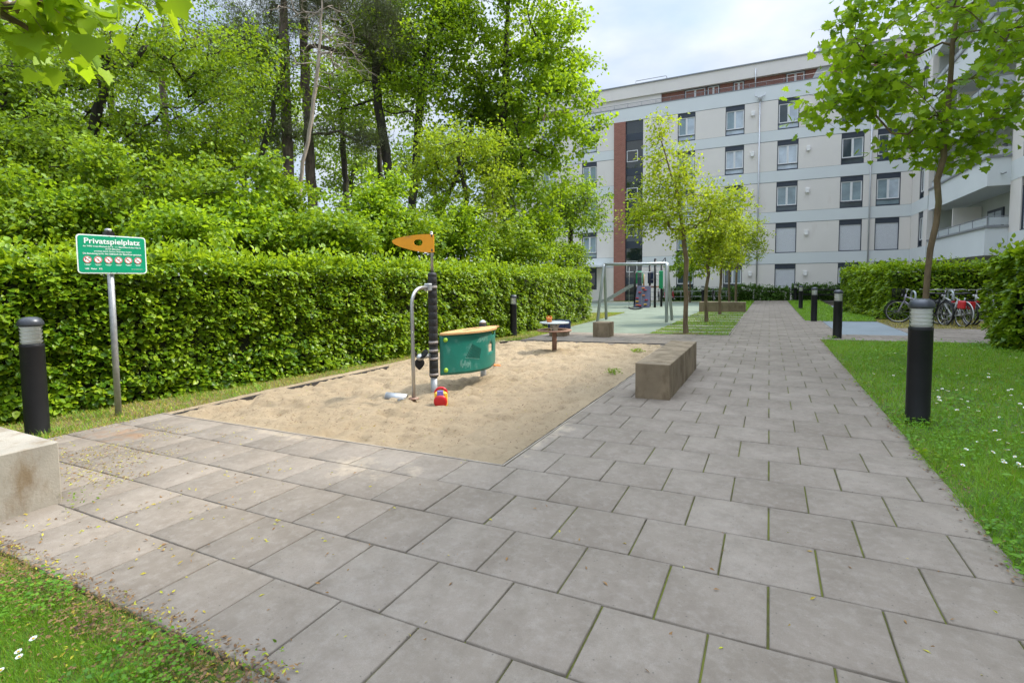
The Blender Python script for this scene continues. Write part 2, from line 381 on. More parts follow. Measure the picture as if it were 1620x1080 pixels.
M['l_haw'] = leafmat('hawthorn_leaf', [(.10,.20,.006), (.19,.30,.009), (.31,.39,.015)], .44, (.52,.64,.03), (.6,.5))
M['l_dark'] = leafmat('deep_green_leaf', [(.020,.062,.003), (.08,.165,.006), (.20,.30,.011)], .40, (.38,.55,.02), (.5,.5))
M['l_near'] = leafmat('near_maple_leaf', [(.09,.21,.006), (.17,.31,.008), (.30,.43,.010)], .5, (.5,.66,.02), (2.5,.4))
M['l_needle'] = leafmat('pine_needle', [(.055,.078,.030), (.10,.125,.05), (.17,.18,.08)], .15, (.16,.2,.07), (.6,.5))
M['l_low'] = leafmat('low_hedge_leaf', [(.03,.08,.012), (.065,.14,.018), (.11,.21,.025)], .3, None, (.8,.4))
M['core'] = plain('dark_inside_fill', (.012,.016,.005), .95, 0, .5, 6)  # near-black fill standing for the shaded inside of hedges; also backs the walls
M['grass'] = leafmat('grass_blade', [(.05,.155,.005), (.10,.255,.007), (.20,.35,.011)], .38, (.33,.55,.02), (.8,.8))
M['grass_dry'] = leafmat('dry_grass_blade', [(.22,.22,.02), (.32,.29,.03), (.36,.28,.06)], .3, (.45,.42,.06), (2,.4))
M['clover'] = leafmat('clover_leaf', [(.045,.15,.008), (.09,.23,.01), (.16,.32,.015)], .38, None, (2,.4))
M['petal'] = plain('white_petal', (.80,.80,.78), .6, 0, .03)
M['pollen'] = plain('yellow_flower_centre', (.65,.42,.02), .7, 0, .1)
M['litter'] = leafmat('fallen_flower_litter', [(.42,.46,.02), (.50,.44,.03), (.30,.16,.04), (.20,.10,.035)], .2, None, (3,.2))
M['litter_brown'] = leafmat('dead_leaf_bits', [(.06,.035,.015), (.15,.075,.03), (.26,.15,.06), (.12,.07,.03)], .1, None, (3,.2))
M['beige'] = plain('beige_render', (.72,.675,.63), .9, 0, .035, .5, .15, 60, dirt=((.64,.58,.52), .8, .62, (1,1,.3)))
M['band'] = plain('blue_grey_render', (.655,.68,.68), .9, 0, .03, .5, .15, 60)
M['seam'] = plain('shadow_gap_strip', (.16,.18,.20), .8)
M['anthracite'] = plain('anthracite_metal', (.050,.060,.080), .45, .2, .08, 2)
M['sash'] = plain('white_window_sash', (.74,.74,.74), .4, 0, .03)
M['shutter'] = plain('grey_roller_shutter', (.62,.63,.66), .5, 0, .03)
M['pane_dark'] = glassmat('dark_window_pane', (.035,.055,.065))
M['pane_mid'] = glassmat('window_pane_with_sheer_curtain', (.22,.29,.32))
M['pane_pale'] = glassmat('window_pane_with_pale_blind', (.46,.52,.58))
M['pane_mirror'] = glassmat('stair_glazing', (.012,.02,.02), .03, 1.0)
M['white_box'] = plain('white_plastic_vent', (.78,.76,.74), .5, 0, .03)
M['zinc'] = plain('zinc_pipe', (.50,.51,.52), .45, .4, .06, 3)
M['coping'] = plain('grey_coping', (.24,.25,.26), .5, .3, .05)
M['loggia'] = plain('loggia_wall', (.46,.47,.45), .9, 0, .04, 1)
def brickmat():
    m, t, p, o = newmat('red_brick')
    b = t.nodes.new('ShaderNodeTexBrick'); b.inputs['Scale'].default_value = 1.0; b.inputs['Brick Width'].default_value = .26; b.inputs['Row Height'].default_value = .085; b.inputs['Mortar Size'].default_value = .008
    b.inputs['Color1'].default_value = (.25,.085,.055,1); b.inputs['Color2'].default_value = (.33,.12,.08,1); b.inputs['Mortar'].default_value = (.30,.22,.19,1)
    c = t.nodes.new('ShaderNodeTexCoord'); q = t.nodes.new('ShaderNodeMapping'); q.inputs['Rotation'].default_value = (math.pi/2, 0, 0)
    t.links.new(c.outputs['Object'], q.inputs[0]); t.links.new(q.outputs[0], b.inputs['Vector']); t.links.new(b.outputs[0], p.inputs['Base Color']); p.inputs['Roughness'].default_value = .85
    bump(t, p, b.outputs['Fac'], -.3, .01); return m
M['brick'] = brickmat()
def lensmat():
    m, t, p, o = newmat('clear_lamp_tube'); t.nodes.remove(p)
    a = t.nodes.new('ShaderNodeBsdfTransparent'); b = t.nodes.new('ShaderNodeBsdfGlossy'); b.inputs['Roughness'].default_value = .08
    f = t.nodes.new('ShaderNodeFresnel'); f.inputs['IOR'].default_value = 1.35
    ms = t.nodes.new('ShaderNodeMixShader'); t.links.new(f.outputs[0], ms.inputs[0]); t.links.new(a.outputs[0], ms.inputs[1]); t.links.new(b.outputs[0], ms.inputs[2]); t.links.new(ms.outputs[0], o.inputs[0]); return m
M['lens_clear'] = lensmat()
def frosted():
    m, t, p, o = newmat('frosted_rail_glass'); t.nodes.remove(p)
    a = t.nodes.new('ShaderNodeBsdfTransparent'); b = t.nodes.new('ShaderNodeBsdfDiffuse'); b.inputs['Color'].default_value = (.62,.66,.67,1)
    ms = t.nodes.new('ShaderNodeMixShader'); ms.inputs[0].default_value = .5; t.links.new(a.outputs[0], ms.inputs[1]); t.links.new(b.outputs[0], ms.inputs[2]); t.links.new(ms.outputs[0], o.inputs[0]); return m
M['rail_glass'] = frosted()

# ------------------------------------------------------------------ ground, paving, sand, lawns
def struct(o, label, cat): return tag(o, label, cat, kind='structure')
def sheet(name, xs, ys, dz, mat, label, cat, fn=None, smooth=True, zf=None):
    X, Y = np.meshgrid(np.asarray(xs, float), np.asarray(ys, float)); nx, ny = len(xs), len(ys)
    if fn is not None: X, Y = fn(X, Y)
    Z = gzv(X, Y)+dz
    if zf is not None: Z = Z+zf(X, Y)
    V = np.stack([X, Y, Z], -1).reshape(-1, 3)
    i = np.arange(nx*ny).reshape(ny, nx)
    F = np.stack([i[:-1, :-1], i[:-1, 1:], i[1:, 1:], i[1:, :-1]], -1).reshape(-1, 4)
    return struct(np_obj(name, V, [F], mat, smooth=smooth), label, cat)
sheet('ground', [-300,-120,-60,-25,-20,-15,-10,-5,0,5,10,15,20,60,120,300], [-120,-40,-20,-10,0,4,10,20,30,40,50,60,120,300], -.24, M['earth'], 'dark soil and leaf mould under the woods and hedges', 'ground')

# slabs: rows along y of .5 m, half-bond, width .4747
SW, SD = .4747, .5
rs = np.random.RandomState(3)
slabV = []; slabF4 = []
def slab(x0, x1, y0, y1):
    if x1-x0 < .05 or y1-y0 < .05: return
    g = rs.uniform(.004,.0062); x0 += g; x1 -= g; y0 += g; y1 -= g
    b = .005; b_ = len(slabV)
    dz = rs.normal(0, .0012); tx, ty = rs.normal(0, .0022, 2); cx, cy = (x0+x1)/2, (y0+y1)/2
    def z(x, y): return gz(x, y)+dz+tx*(x-cx)+ty*(y-cy)
    ring = [(x0,y0),(x1,y0),(x1,y1),(x0,y1)]; inn = [(x0+b,y0+b),(x1-b,y0+b),(x1-b,y1-b),(x0+b,y1-b)]
    for x, y in ring: slabV.append((x, y, z(x, y)-.04))
    for x, y in ring: slabV.append((x, y, z(x, y)-.004))
    for x, y in inn: slabV.append((x, y, z(x, y)))
    for k in range(4):
        j = (k+1) % 4
        slabF4.append((b_+k, b_+j, b_+4+j, b_+4+k)); slabF4.append((b_+4+k, b_+4+j, b_+8+j, b_+8+k))
    slabF4.append((b_+8, b_+9, b_+10, b_+11))
def xranges(yc):
    if yc < -1.0: return [(-1.9, 1.18)]
    if yc < 1.5: return [(-7.0, 1.18)]
    if yc < 10.7: return [(-2.03, 1.18)]
    if yc < 12.95: return [(-6.35, 1.19)]
    if yc < 13.5: return [(-6.0, 9.4)]
    if yc < 14.4: return [(-1.02, 9.4)]
    if yc < 17.0: return [(-1.03, 1.75), (3.45, 9.4)]
    if yc < 20.0: return [(-1.03, 1.75)]
    return [(-1.05, 1.22)]
for r in range(-8, 88):
    y0 = r*SD; off = 0.0 if r % 2 == 0 else SW/2
    for xa, xb in xranges(y0+SD/2):
        k0 = math.floor((xa-off)/SW)-1; k1 = math.ceil((xb-off)/SW)+1
        for k in range(k0, k1+1):
            a = max(xa, off+k*SW); b = min(xb, off+(k+1)*SW)
            slab(a, b, y0, y0+SD)
pv = np_obj('path', np.array(slabV), [np.array(slabF4)], M['slab'])
struct(pv, 'grey concrete slab paving of the walkway and forecourt, laid in half bond', 'path')
bed = MB()
def bedrect(x0, x1, y0, y1):
    ys = [y0]+[y for y in (4, 10, 20, 30, 40) if y0 < y < y1]+[y1]
    for a, b in zip(ys[:-1], ys[1:]):
        bed.add([(x0,a,gz(x0,a)-.013),(x1,a,gz(x1,a)-.013),(x1,b,gz(x1,b)-.013),(x0,b,gz(x0,b)-.013)], [(0,1,2,3)])
for q in [(-1.9,1.18,-4,-1.0),(-7.0,1.18,-1.0,1.5),(-2.03,1.18,1.5,10.7),(-6.35,1.19,10.7,12.95),(-6.0,9.4,12.95,13.5),(-1.02,9.4,13.5,14.4),(-1.03,1.75,14.4,20),(3.45,9.4,14.4,17),(-1.05,1.22,20,44)]: bedrect(*q)
struct(bed.build('path_bedding', M['joint']), 'mossy earth in the joints between the paving slabs', 'path')

# sand
def sandz(X, Y):
    p = np.stack([X*1.1, Y*1.1, 0*X], -1)
    z = .05*(fbm(p, 3)-.5)
    q = np.stack([X*4.2, Y*4.2, 0*X+3], -1); a = vnoise(q); z = z-.10*np.clip(a-.55, 0, 1)*2
    q = np.stack([X*9, Y*9, 0*X+7], -1); z = z+.13*(fbm(q, 4)-.5)
    for (cx, cy, r, h) in [(-4.44,3.91,.5,-.035),(-4.48,8.79,.35,.04),(-4.4,3.4,.3,-.02),(-4.7,5.2,.7,-.03),(-3.6,2.6,.8,-.015)]:
        z = z+h*np.exp(-((X-cx)**2+(Y-cy)**2)/r**2)
    e = np.minimum(np.minimum(X+6.99, -2.05-X), np.minimum(Y-1.52, 10.69-Y)); return z*np.clip(e/.2, .12, 1)-.002
xs = np.arange(-6.99, -2.04, .032); ys = np.arange(1.52, 10.70, .04)
sheet('sand', xs, ys, .0, M['sand'], 'trampled pale sand filling the play pit', 'sand', zf=sandz)
k = MB(); k.box(-6.99, -2.035, 1.500, 1.518, gz(-4.5,1.5)-.08, gz(-4.5,1.5)+.0); kb = MB()
def edge(m, pts, w, h0, h1):
    for (xa, ya), (xb, yb) in zip(pts[:-1], pts[1:]):
        d = Vector((xb-xa, yb-ya)).normalized(); n = Vector((-d.y, d.x))*w/2
        vs = []
        for (x, y) in ((xa, ya), (xb, yb)):
            for sg in (-1, 1):
                for h in (h0, h1): vs.append((x+n.x*sg, y+n.y*sg, gz(x, y)+h))
        m.add(vs, [(0,1,3,2),(4,6,7,5),(0,4,5,1),(2,3,7,6),(1,5,7,3),(0,2,6,4)])
ed = MB(); edge(ed, [(-6.985,1.508),(-2.04,1.508)], .016, -.1, .004); edge(ed, [(-2.04,1.50),(-2.04,10.70)], .016, -.1, .004)
tag(ed.build('sandbox_kerb', M['kerb']), 'thin grey kerb strip between the sand and the slabs', 'kerb')
ed = MB(); edge(ed, [(-6.80,1.52),(-6.79,2.6),(-6.77,3.7),(-6.72,4.7),(-6.72,5.6)], .026, -.12, .004)
tag(ed.build('sandbox_edging', M['edging']), 'black rubber edging half buried along the sand by the hedge', 'edging')
ed = MB(); edge(ed, [(-6.95,8.6),(-6.72,9.7),(-6.35,10.5),(-5.9,10.715),(-2.05,10.715)], .05, -.12, .022)
tag(ed.build('sandbox_edging', M['edging']), 'dark edging along the far side of the sand behind the round table', 'edging')

# safety surfacing
def poly_sheet(name, pts, dz, mat, label, cat):
    m = MB(); xs_ = [p[0] for p in pts]; ys_ = [p[1] for p in pts]
    m.add([(x, y, gz(x, y)+dz) for x, y in pts], [tuple(range(len(pts)))])
    return struct(m.build(name, mat), label, cat)
poly_sheet('play_surface', [(-6.35,13.52),(-3.32,13.52),(-3.30,26.2),(-3.3,38.2),(-2.8,40.5),(-20,40.5),(-20,24.5),(-9.5,24.5),(-7.0,25.6),(-6.62,16.0)], -.016, M['rubber_green'], 'pale green rubber safety surface under the swing and climbing frame', 'play surface')
poly_sheet('rubber_mat', [(1.76,14.41),(3.44,14.41),(3.44,19.8),(1.76,19.8)], -.006, M['rubber_blue'], 'blue grey rubber surface beside the path by the bicycles', 'rubber surface')
poly_sheet('rubber_mat', [(1.9,28.5),(4.0,28.5),(4.2,33.5),(1.9,33.5)], -.02, M['rubber_blue'], 'far blue grey rubber patch in the lawn behind the posts', 'rubber surface')
poly_sheet('gravel_path', [(-26,40.5),(-2.8,40.5),(-1.06,42),(-1.06,44.8),(-26,44.8)], -.03, M['gravel'], 'pale gravel strip along the foot of the facing building', 'gravel path')
poly_sheet('forecourt', [(-1.06,44.0),(1.3,44.0),(9.0,43.5),(9.0,44.8),(-1.06,44.8)], -.03, M['gravel'], 'gravel in front of the facing building at the end of the path', 'gravel path')
poly_sheet('bike_stand_ground', [(3.45,17.01),(9.4,17.01),(9.4,21.2),(3.45,21.2)], -.02, M['litter_ground'], 'worn earth under the parked bicycles', 'ground')

def inpoly(P, poly):
    x, y = P[:, 0], P[:, 1]; r = np.zeros(len(P), bool); n = len(poly)
    for i in range(n):
        (x0, y0), (x1, y1) = poly[i], poly[(i+1) % n]
        c = ((y0 > y) != (y1 > y)) & (x < (x1-x0)*(y-y0)/((y1-y0) if y1 != y0 else 1e-9)+x0); r ^= c
    return r
def turf(name, poly, mat, label, cat='lawn', dz=-.02, ragged=0):
    return poly_sheet(name, poly, dz, mat, label, cat)
LAWN_R = [(1.2,-5),(9.4,-5),(9.4,12.93),(1.2,12.93)]
LAWN_R2 = [(1.24,20.02),(3.5,20.3),(3.9,24),(3.1,28),(3.4,43),(1.24,43)]
CORNER = [(-9.5,-6),(-1.9,-6),(-1.9,-1.01),(-7.0,-1.01),(-9.5,-1.01)]
FOOT = [(-9.6,-1.0),(-7.0,-1.0),(-7.0,1.5),(-6.97,5),(-6.97,8.5),(-6.75,9.7),(-6.37,10.6),(-6.37,13.5),(-6.64,16),(-7.0,25.4),(-9.4,24.4),(-8.8,20),(-8.6,8),(-9.0,3)]
turf('lawn', LAWN_R, M['turf'], 'lush green lawn with daisies right of the path'); turf('lawn', LAWN_R2, M['turf'], 'far lawn strip along the right side of the path')
turf('lawn', CORNER, M['turf'], 'grass corner at the near left edge of the slabs'); turf('lawn', FOOT, M['litter_ground'], 'yellowish grass strip along the foot of the long hedge')
STR = []
for i, (ya, yb) in enumerate([(13.58,14.35),(14.65,15.65),(15.95,16.75),(17.1,19.2),(19.6,20.5),(20.9,21.9),(22.4,23.3),(23.7,24.5),(24.9,25.9)]):
    STR.append([(-3.28,ya),(-1.06,ya),(-1.06,yb),(-3.28,yb)])
poly_sheet('paving_strip', [(-3.3,13.52),(-1.045,13.52),(-1.045,26.2),(-3.3,26.2)], -.012, M['gravel'], 'pale paving bands between the grass strips under the young trees', 'paving')
for q in STR: pass
tb = MB()
for q in STR: tb.add([(x, y, gz(x, y)-.004) for x, y in q], [(0,1,2,3)])
struct(tb.build('grass_strips', M['turf']), 'narrow grass strips between pale paving bands beside the path', 'lawn')
poly_sheet('tree_pit', [(-2.62,13.60),(-1.86,13.60),(-1.86,14.05),(-2.62,14.05)], .001, M['litter_ground'], 'bare soil pit around the nearest young tree', 'tree pit')
turf('lawn', [(-1.75,26.9),(-1.06,26.9),(-1.06,43),(-2.9,40),(-2.9,37)], M['turf'], 'grass wedge behind the long far bench')
turf('lawn', [(-26,44.2),(-3,41.6),(-1.1,43.2),(-1.1,44.3),(-26,44.9)], M['turf'], 'narrow planted strip below the facing building')

rg = np.random.RandomState(11)
def blades(poly, dens, h, w=.05, maxd=None, jitter=1.0, dens_fn=None):
    xs_ = [p[0] for p in poly]; ys_ = [p[1] for p in poly]; A_ = (max(xs_)-min(xs_))*(max(ys_)-min(ys_))
    n = int(A_*dens); P = np.stack([rg.uniform(min(xs_), max(xs_), n), rg.uniform(min(ys_), max(ys_), n)], -1)
    P = P[inpoly(P, poly)]
    if dens_fn is not None: P = P[rg.rand(len(P)) < dens_fn(P)]
    z = gzv(P[:, 0], P[:, 1])-.022; n = len(P)
    a = rg.uniform(0, 2*np.pi, n); lean = rg.uniform(.1, 1.1, n)
    ax = np.stack([np.cos(a)*lean, np.sin(a)*lean, np.ones(n)], -1)
    cl = .6+.8*vnoise(np.stack([P[:, 0]*2.5, P[:, 1]*2.5, 0*a], -1))
    ln = h*cl*rg.uniform(.5, 1.3, n)
    nr = np.stack([np.sin(a)+.3*rg.randn(n), -np.cos(a)+.3*rg.randn(n), .5+0*a], -1); nr = np.cross(ax, nr)
    return scatter(np.column_stack([P, z]), ax, nr, ln, w/np.maximum(ln/h, .3)*(.06/h), BLADE)
def grass(name, parts, mat, label, cat='grass'):
    V, fs = merge(parts); return tag(np_obj(name, V, fs, mat), label, cat, kind='stuff')
def edge_gate(x0, w=.12):   # ragged edge next to the slabs
    return lambda P: np.clip((P[:, 0]-x0)/w, .25, 1)
grass('grass', [blades([(1.15,-1),(3.2,-1),(3.2,4),(1.15,4)], 4200, .075, .07), blades([(1.16,4),(5,4),(5,12.95),(1.16,12.95)], 1500, .075, .11), blades([(5,4),(9.3,4),(9.3,12.9),(5,12.9)], 260, .09, .2), blades([(3.2,0),(5,0),(5,4),(3.2,4)], 700, .08, .12)], M['grass'], 'lush green blades of the daisy lawn right of the path')
grass('dry_grass', [blades([(1.15,-1),(3.2,-1),(3.2,4),(1.15,4)], 420, .06, .06), blades([(1.16,4),(5,4),(5,12.95),(1.16,12.95)], 160, .065, .10)], M['grass_dry'], 'pale dry blades among the daisy lawn right of the path')
grass('grass', [blades(LAWN_R2, 420, .08, .22)], M['grass'], 'grass of the far strip right of the path')
def corner_d(P): return np.where(fbm(np.stack([P[:, 0]*1.6, P[:, 1]*1.6, 0*P[:, 0]], -1), 3) > .47, 1, .28)*np.clip((-1.0-P[:, 1])/.22, .12, 1)
grass('grass', [blades([(-4.6,-2.2),(-1.75,-2.2),(-1.75,-1.0),(-4.6,-1.0)], 17000, .080, .034, dens_fn=corner_d)], M['grass'], 'green blades in the near left grass corner')
grass('dry_grass', [blades([(-4.6,-2.0),(-1.75,-2.0),(-1.75,-1.0),(-4.6,-1.0)], 3600, .045, .05), ], M['grass_dry'], 'straw coloured blades in the near left grass corner')
def foot_d(P): return np.where(fbm(np.stack([P[:, 0]*1.1, P[:, 1]*1.1, 0*P[:, 0]], -1), 3) > .45, 1, .3)
grass('grass', [blades(FOOT, 1000, .07, .10, dens_fn=foot_d)], M['grass'], 'grass blades along the foot of the long hedge')
grass('dry_grass', [blades(FOOT, 900, .055, .10)], M['grass_dry'], 'yellowed grass along the foot of the long hedge')
grass('grass', [blades(q, 420, .07, .2) for q in STR], M['grass'], 'grass blades of the narrow strips between the paving bands')
grass('dry_grass', [blades(q, 200, .06, .2) for q in STR], M['grass_dry'], 'light yellow grass in the narrow strips between the paving bands')
grass('grass', [blades([(-1.75,26.9),(-1.06,26.9),(-1.06,43),(-2.9,40),(-2.9,37)], 200, .09, .4)], M['grass'], 'grass behind the long far bench')
grass('dry_grass', [blades([(3.5,17.1),(9.3,17.1),(9.3,21),(3.5,21)], 160, .08, .25)], M['grass_dry'], 'thin grass under the parked bicycles')

def flatleaves(P, size, tpl=LEAF4, lift=.015, tilt=.35, wr=.8):
    n = len(P); a = rg.uniform(0, 2*np.pi, n); ax = np.stack([np.cos(a), np.sin(a), rg.normal(0, tilt, n)*.6], -1)
    nr = np.stack([rg.normal(0, tilt, n), rg.normal(0, tilt, n), np.ones(n)], -1)
    z = gzv(P[:, 0], P[:, 1])+lift*rg.uniform(.2, 1.6, n)
    return scatter(np.column_stack([P, z]), ax, nr, size*rg.uniform(.6, 1.4, n), wr, tpl)
def rnd(poly, n, fn=None):
    xs_ = [p[0] for p in poly]; ys_ = [p[1] for p in poly]
    P = np.stack([rg.uniform(min(xs_), max(xs_), n), rg.uniform(min(ys_), max(ys_), n)], -1); P = P[inpoly(P, poly)]
    return P if fn is None else P[rg.rand(len(P)) < fn(P)]
def near_edge(P): return np.exp(-np.maximum(0, (-1.03-P[:, 1]))/.35)
cl = [flatleaves(rnd([(-3.6,-2.0),(-1.72,-2.0),(-1.72,-1.02),(-3.6,-1.02)], 7000, lambda P: np.clip((fbm(np.stack([P[:, 0]*1.8+4, P[:, 1]*1.8, 0*P[:, 0]], -1), 2)-.42)*4, 0, 1)), .019, lift=.045),
      flatleaves(rnd([(1.12,-1),(2.6,-1),(2.6,6),(1.12,6)], 9000, lambda P: np.clip((fbm(np.stack([P[:, 0]*1.2, P[:, 1]*1.2, 0*P[:, 0]], -1), 2)-.35)*3, .1, 1)*np.clip(1.6-(P[:, 0]-1.15), .2, 1)), .026, lift=.045)]
cl.append(flatleaves(rnd([(1.15,-1),(5,-1),(5,12.9),(1.15,12.9)], 5200, lambda P: np.clip((fbm(np.stack([P[:, 0]*.9, P[:, 1]*.9, 0*P[:, 0]+3], -1), 3)-.42)*6, .08, 1)), .055, LEAF6, lift=.05, tilt=.5, wr=.55))
V, fs = merge(cl); tag(np_obj('clover', V, fs, M['clover']), 'low clover leaves mixed into the grass beside the slabs', 'clover', kind='stuff')
lp = [flatleaves(rnd([(-7,-1),(-1.6,-1),(-1.6,1.5),(-7,1.5)], 5200, lambda P: np.clip((-1.6-P[:, 0])/4, .05, 1)*np.clip((1.2-P[:, 1])/1.6, .10, 1)*np.clip((fbm(np.stack([P[:, 0]*5, P[:, 1]*5, 0*P[:, 0]], -1), 2)-.42)*6, .04, 1)), .026, lift=.005, tilt=.5, wr=.35),
      flatleaves(rnd([(-1.9,-2),(1.1,-2),(1.1,1.2),(-1.9,1.2)], 80), .028, lift=.005, tilt=.5, wr=.35),
      flatleaves(rnd([(-4.6,-1.5),(-1.7,-1.5),(-1.7,-.92),(-4.6,-.92)], 1700, near_edge), .020, lift=.016, tilt=.6, wr=.4),
      flatleaves(rnd([(-7.4,-.2),(-4.7,-.2),(-4.7,1.2),(-7.4,1.2)], 3800, lambda P: np.clip((fbm(np.stack([P[:, 0]*1.7, P[:, 1]*2.2, 0*P[:, 0]], -1), 3)-.46)*5, 0, 1)), .022, lift=.004, tilt=.4, wr=.3),
      flatleaves(rnd([(-6.9,1.6),(-2.1,1.6),(-2.1,10.6),(-6.9,10.6)], 700), .028, lift=.006, tilt=.5, wr=.3),
      flatleaves(rnd(FOOT, 5000), .03, lift=.02, tilt=.6, wr=.4)]
bl_ = [flatleaves(rnd([(-4.6,-1.6),(-1.7,-1.6),(-1.7,-.90),(-4.6,-.90)], 9000, lambda P: np.exp(-((P[:, 1]+1.11)/.13)**2)), .021, lift=.022, tilt=.35, wr=.5),
       flatleaves(rnd([(-4.6,-2),(-1.7,-2),(-1.7,-1.1),(-4.6,-1.1)], 1500, lambda P: np.clip((fbm(np.stack([P[:, 0]*2, P[:, 1]*2, 0*P[:, 0]+9], -1), 2)-.45)*5, 0, 1)), .018, lift=.025, tilt=.5, wr=.5),
       flatleaves(rnd([(-6.9,1.6),(-2.1,1.6),(-2.1,10.6),(-6.9,10.6)], 5200), .024, lift=.004, tilt=.4, wr=.35),
       flatleaves(rnd([(1.08,-1),(1.3,-1),(1.3,12.9),(1.08,12.9)], 900), .025, lift=.012, tilt=.4, wr=.5)]
V, fs = merge(bl_); tag(np_obj('leaf_litter', V, fs, M['litter_brown']), 'brown dead leaf bits along the grass edge and on the sand', 'leaf litter', kind='stuff')
V, fs = merge(lp); tag(np_obj('leaf_litter', V, fs, M['litter']), 'fallen yellow green blossoms and brown leaf bits on the slabs and grass', 'leaf litter', kind='stuff')
# sprigs growing in slab joints and sand weeds
sp = []
for (x, y, n_, s) in [(-2.38,6.22,90,.07),(-2.64,9.11,70,.08),(-1.82,-1.03,45,.03),(-4.6,-.4,30,.04),(1.2,3.0,60,.05),(1.16,6.4,50,.05),(1.45,13.3,60,.06),(1.33,4.5,40,.05),(1.5,4.33,30,.05)]:
    sp.append(flatleaves(np.array([x, y])+rg.normal(0, .07, (n_, 2)), s*.6, LEAF6, .05, .7, .5))
V, fs = merge(sp); tag(np_obj('weeds', V, fs, M['l_shrub']), 'small bright weeds sprouting in the sand and at slab edges', 'weeds', kind='stuff')
# sand blown over the slab edge
def blown():
    P = np.concatenate([np.array([-3.0, 1.1])+rg.normal(0, 1, (500, 2))*[1.0, .33], np.array([-2.0, 1.9])+rg.normal(0, 1, (200, 2))*[.16, 1.1]])
    return flatleaves(P, .02, LEAF4, .002, .15, 1.0)
# daisies: each a thing
daisy_mesh = MB()
def daisy_head(mb, c, r, tilt):
    q = Matrix.Translation(c) @ Matrix.Rotation(tilt, 4, 'X')
    vs = [(0,0,0)]; fs = []
    for k in range(13):
        a = 2*math.pi*k/13; w = .2
        b = len(vs); vs += [(r*.25*math.cos(a), r*.25*math.sin(a), .001), (r*.8*math.cos(a-w), r*.8*math.sin(a-w), .004), (r*math.cos(a), r*math.sin(a), .005), (r*.8*math.cos(a+w), r*.8*math.sin(a+w), .004)]
        fs.append((b, b+1, b+2, b+3))
    mb.add([tuple(q @ Vector(v)) for v in vs], fs, 0); return q
def make_daisy(h, r, label, group, detailed):
    root = empty('daisy', (0,0,0), label, 'daisy', group)
    s = MB(); s.tube([(0,0,0),(.004,.002,h*.5),(.0,.0,h)], .0016, 4); s.build('stem', M['grass'], root)
    p = MB(); q = daisy_head(p, (0,0,h), r, .25); po = p.build('petals', M['petal'], root)
    d = MB(); d.lathe([(r*.32,.001),(r*.25,.006),(.0006,.008)], 8, (0,0,0), 0, True, True, q); d.build('flower_centre', M['pollen'], root)
    return root
d0 = None
for (x, y, h, r, lab) in [(-2.80,-1.36,.10,.015,'white daisy standing highest in the near left grass'),(-2.83,-1.40,.06,.014,'white daisy left of the close pair in the near left grass'),(-2.795,-1.41,.055,.014,'white daisy right of the close pair in the near left grass'),(-2.79,-1.47,.04,.013,'white daisy lowest at the corner of the near left grass')]:
    d = make_daisy(h, r, lab, 'daisies in the near left grass', True); d.location = (x, y, gz(x, y)-.01)
one = MB(); daisy_head(one, (0,0,.07), .0155, .2); one.lathe([(.0055,.0712),(.004,.075)], 6, (0,0,0), 1); one.tube([(0,0,0),(0,0,.07)], .0015, 3, 2)
dz_ = None
spots = []
for (cx, cy, n_, sx, sy) in [(2.11,5.5,34,.30,.40),(1.95,3.9,24,.25,.5),(1.8,3.05,22,.22,.25),(1.62,7.3,12,.2,.4),(3.3,8.3,14,.5,.5),(2.9,10.3,12,.5,.5),(2.6,6.3,22,.45,.4),(2.3,4.6,12,.35,.4),(2.5,8,16,.7,1.5),(2.2,1.9,12,.4,.5)]:
    for _ in range(int(n_*.62)): spots.append((cx+rg.normal(0, sx), cy+rg.normal(0, sy)))
for _ in range(36): spots.append((rg.uniform(1.5,3.0), rg.uniform(20.5,30)))
for i, (x, y) in enumerate(spots):
    if x < 1.3: continue
    if dz_ is None: o = one.build('daisy', [M['petal'], M['pollen'], M['grass']]); dz_ = o
    else: o = dz_.copy(); COL.objects.link(o)
    tag(o, 'small white daisy among many in the lawn right of the path', 'daisy', 'daisies in the lawn right of the path')
    o.location = (x, y, gz(x, y)-.015); o.rotation_euler = (rg.normal(0,.2), rg.normal(0,.2), rg.uniform(0,6)); sc = rg.uniform(.8,1.3); o.scale = (sc,)*3

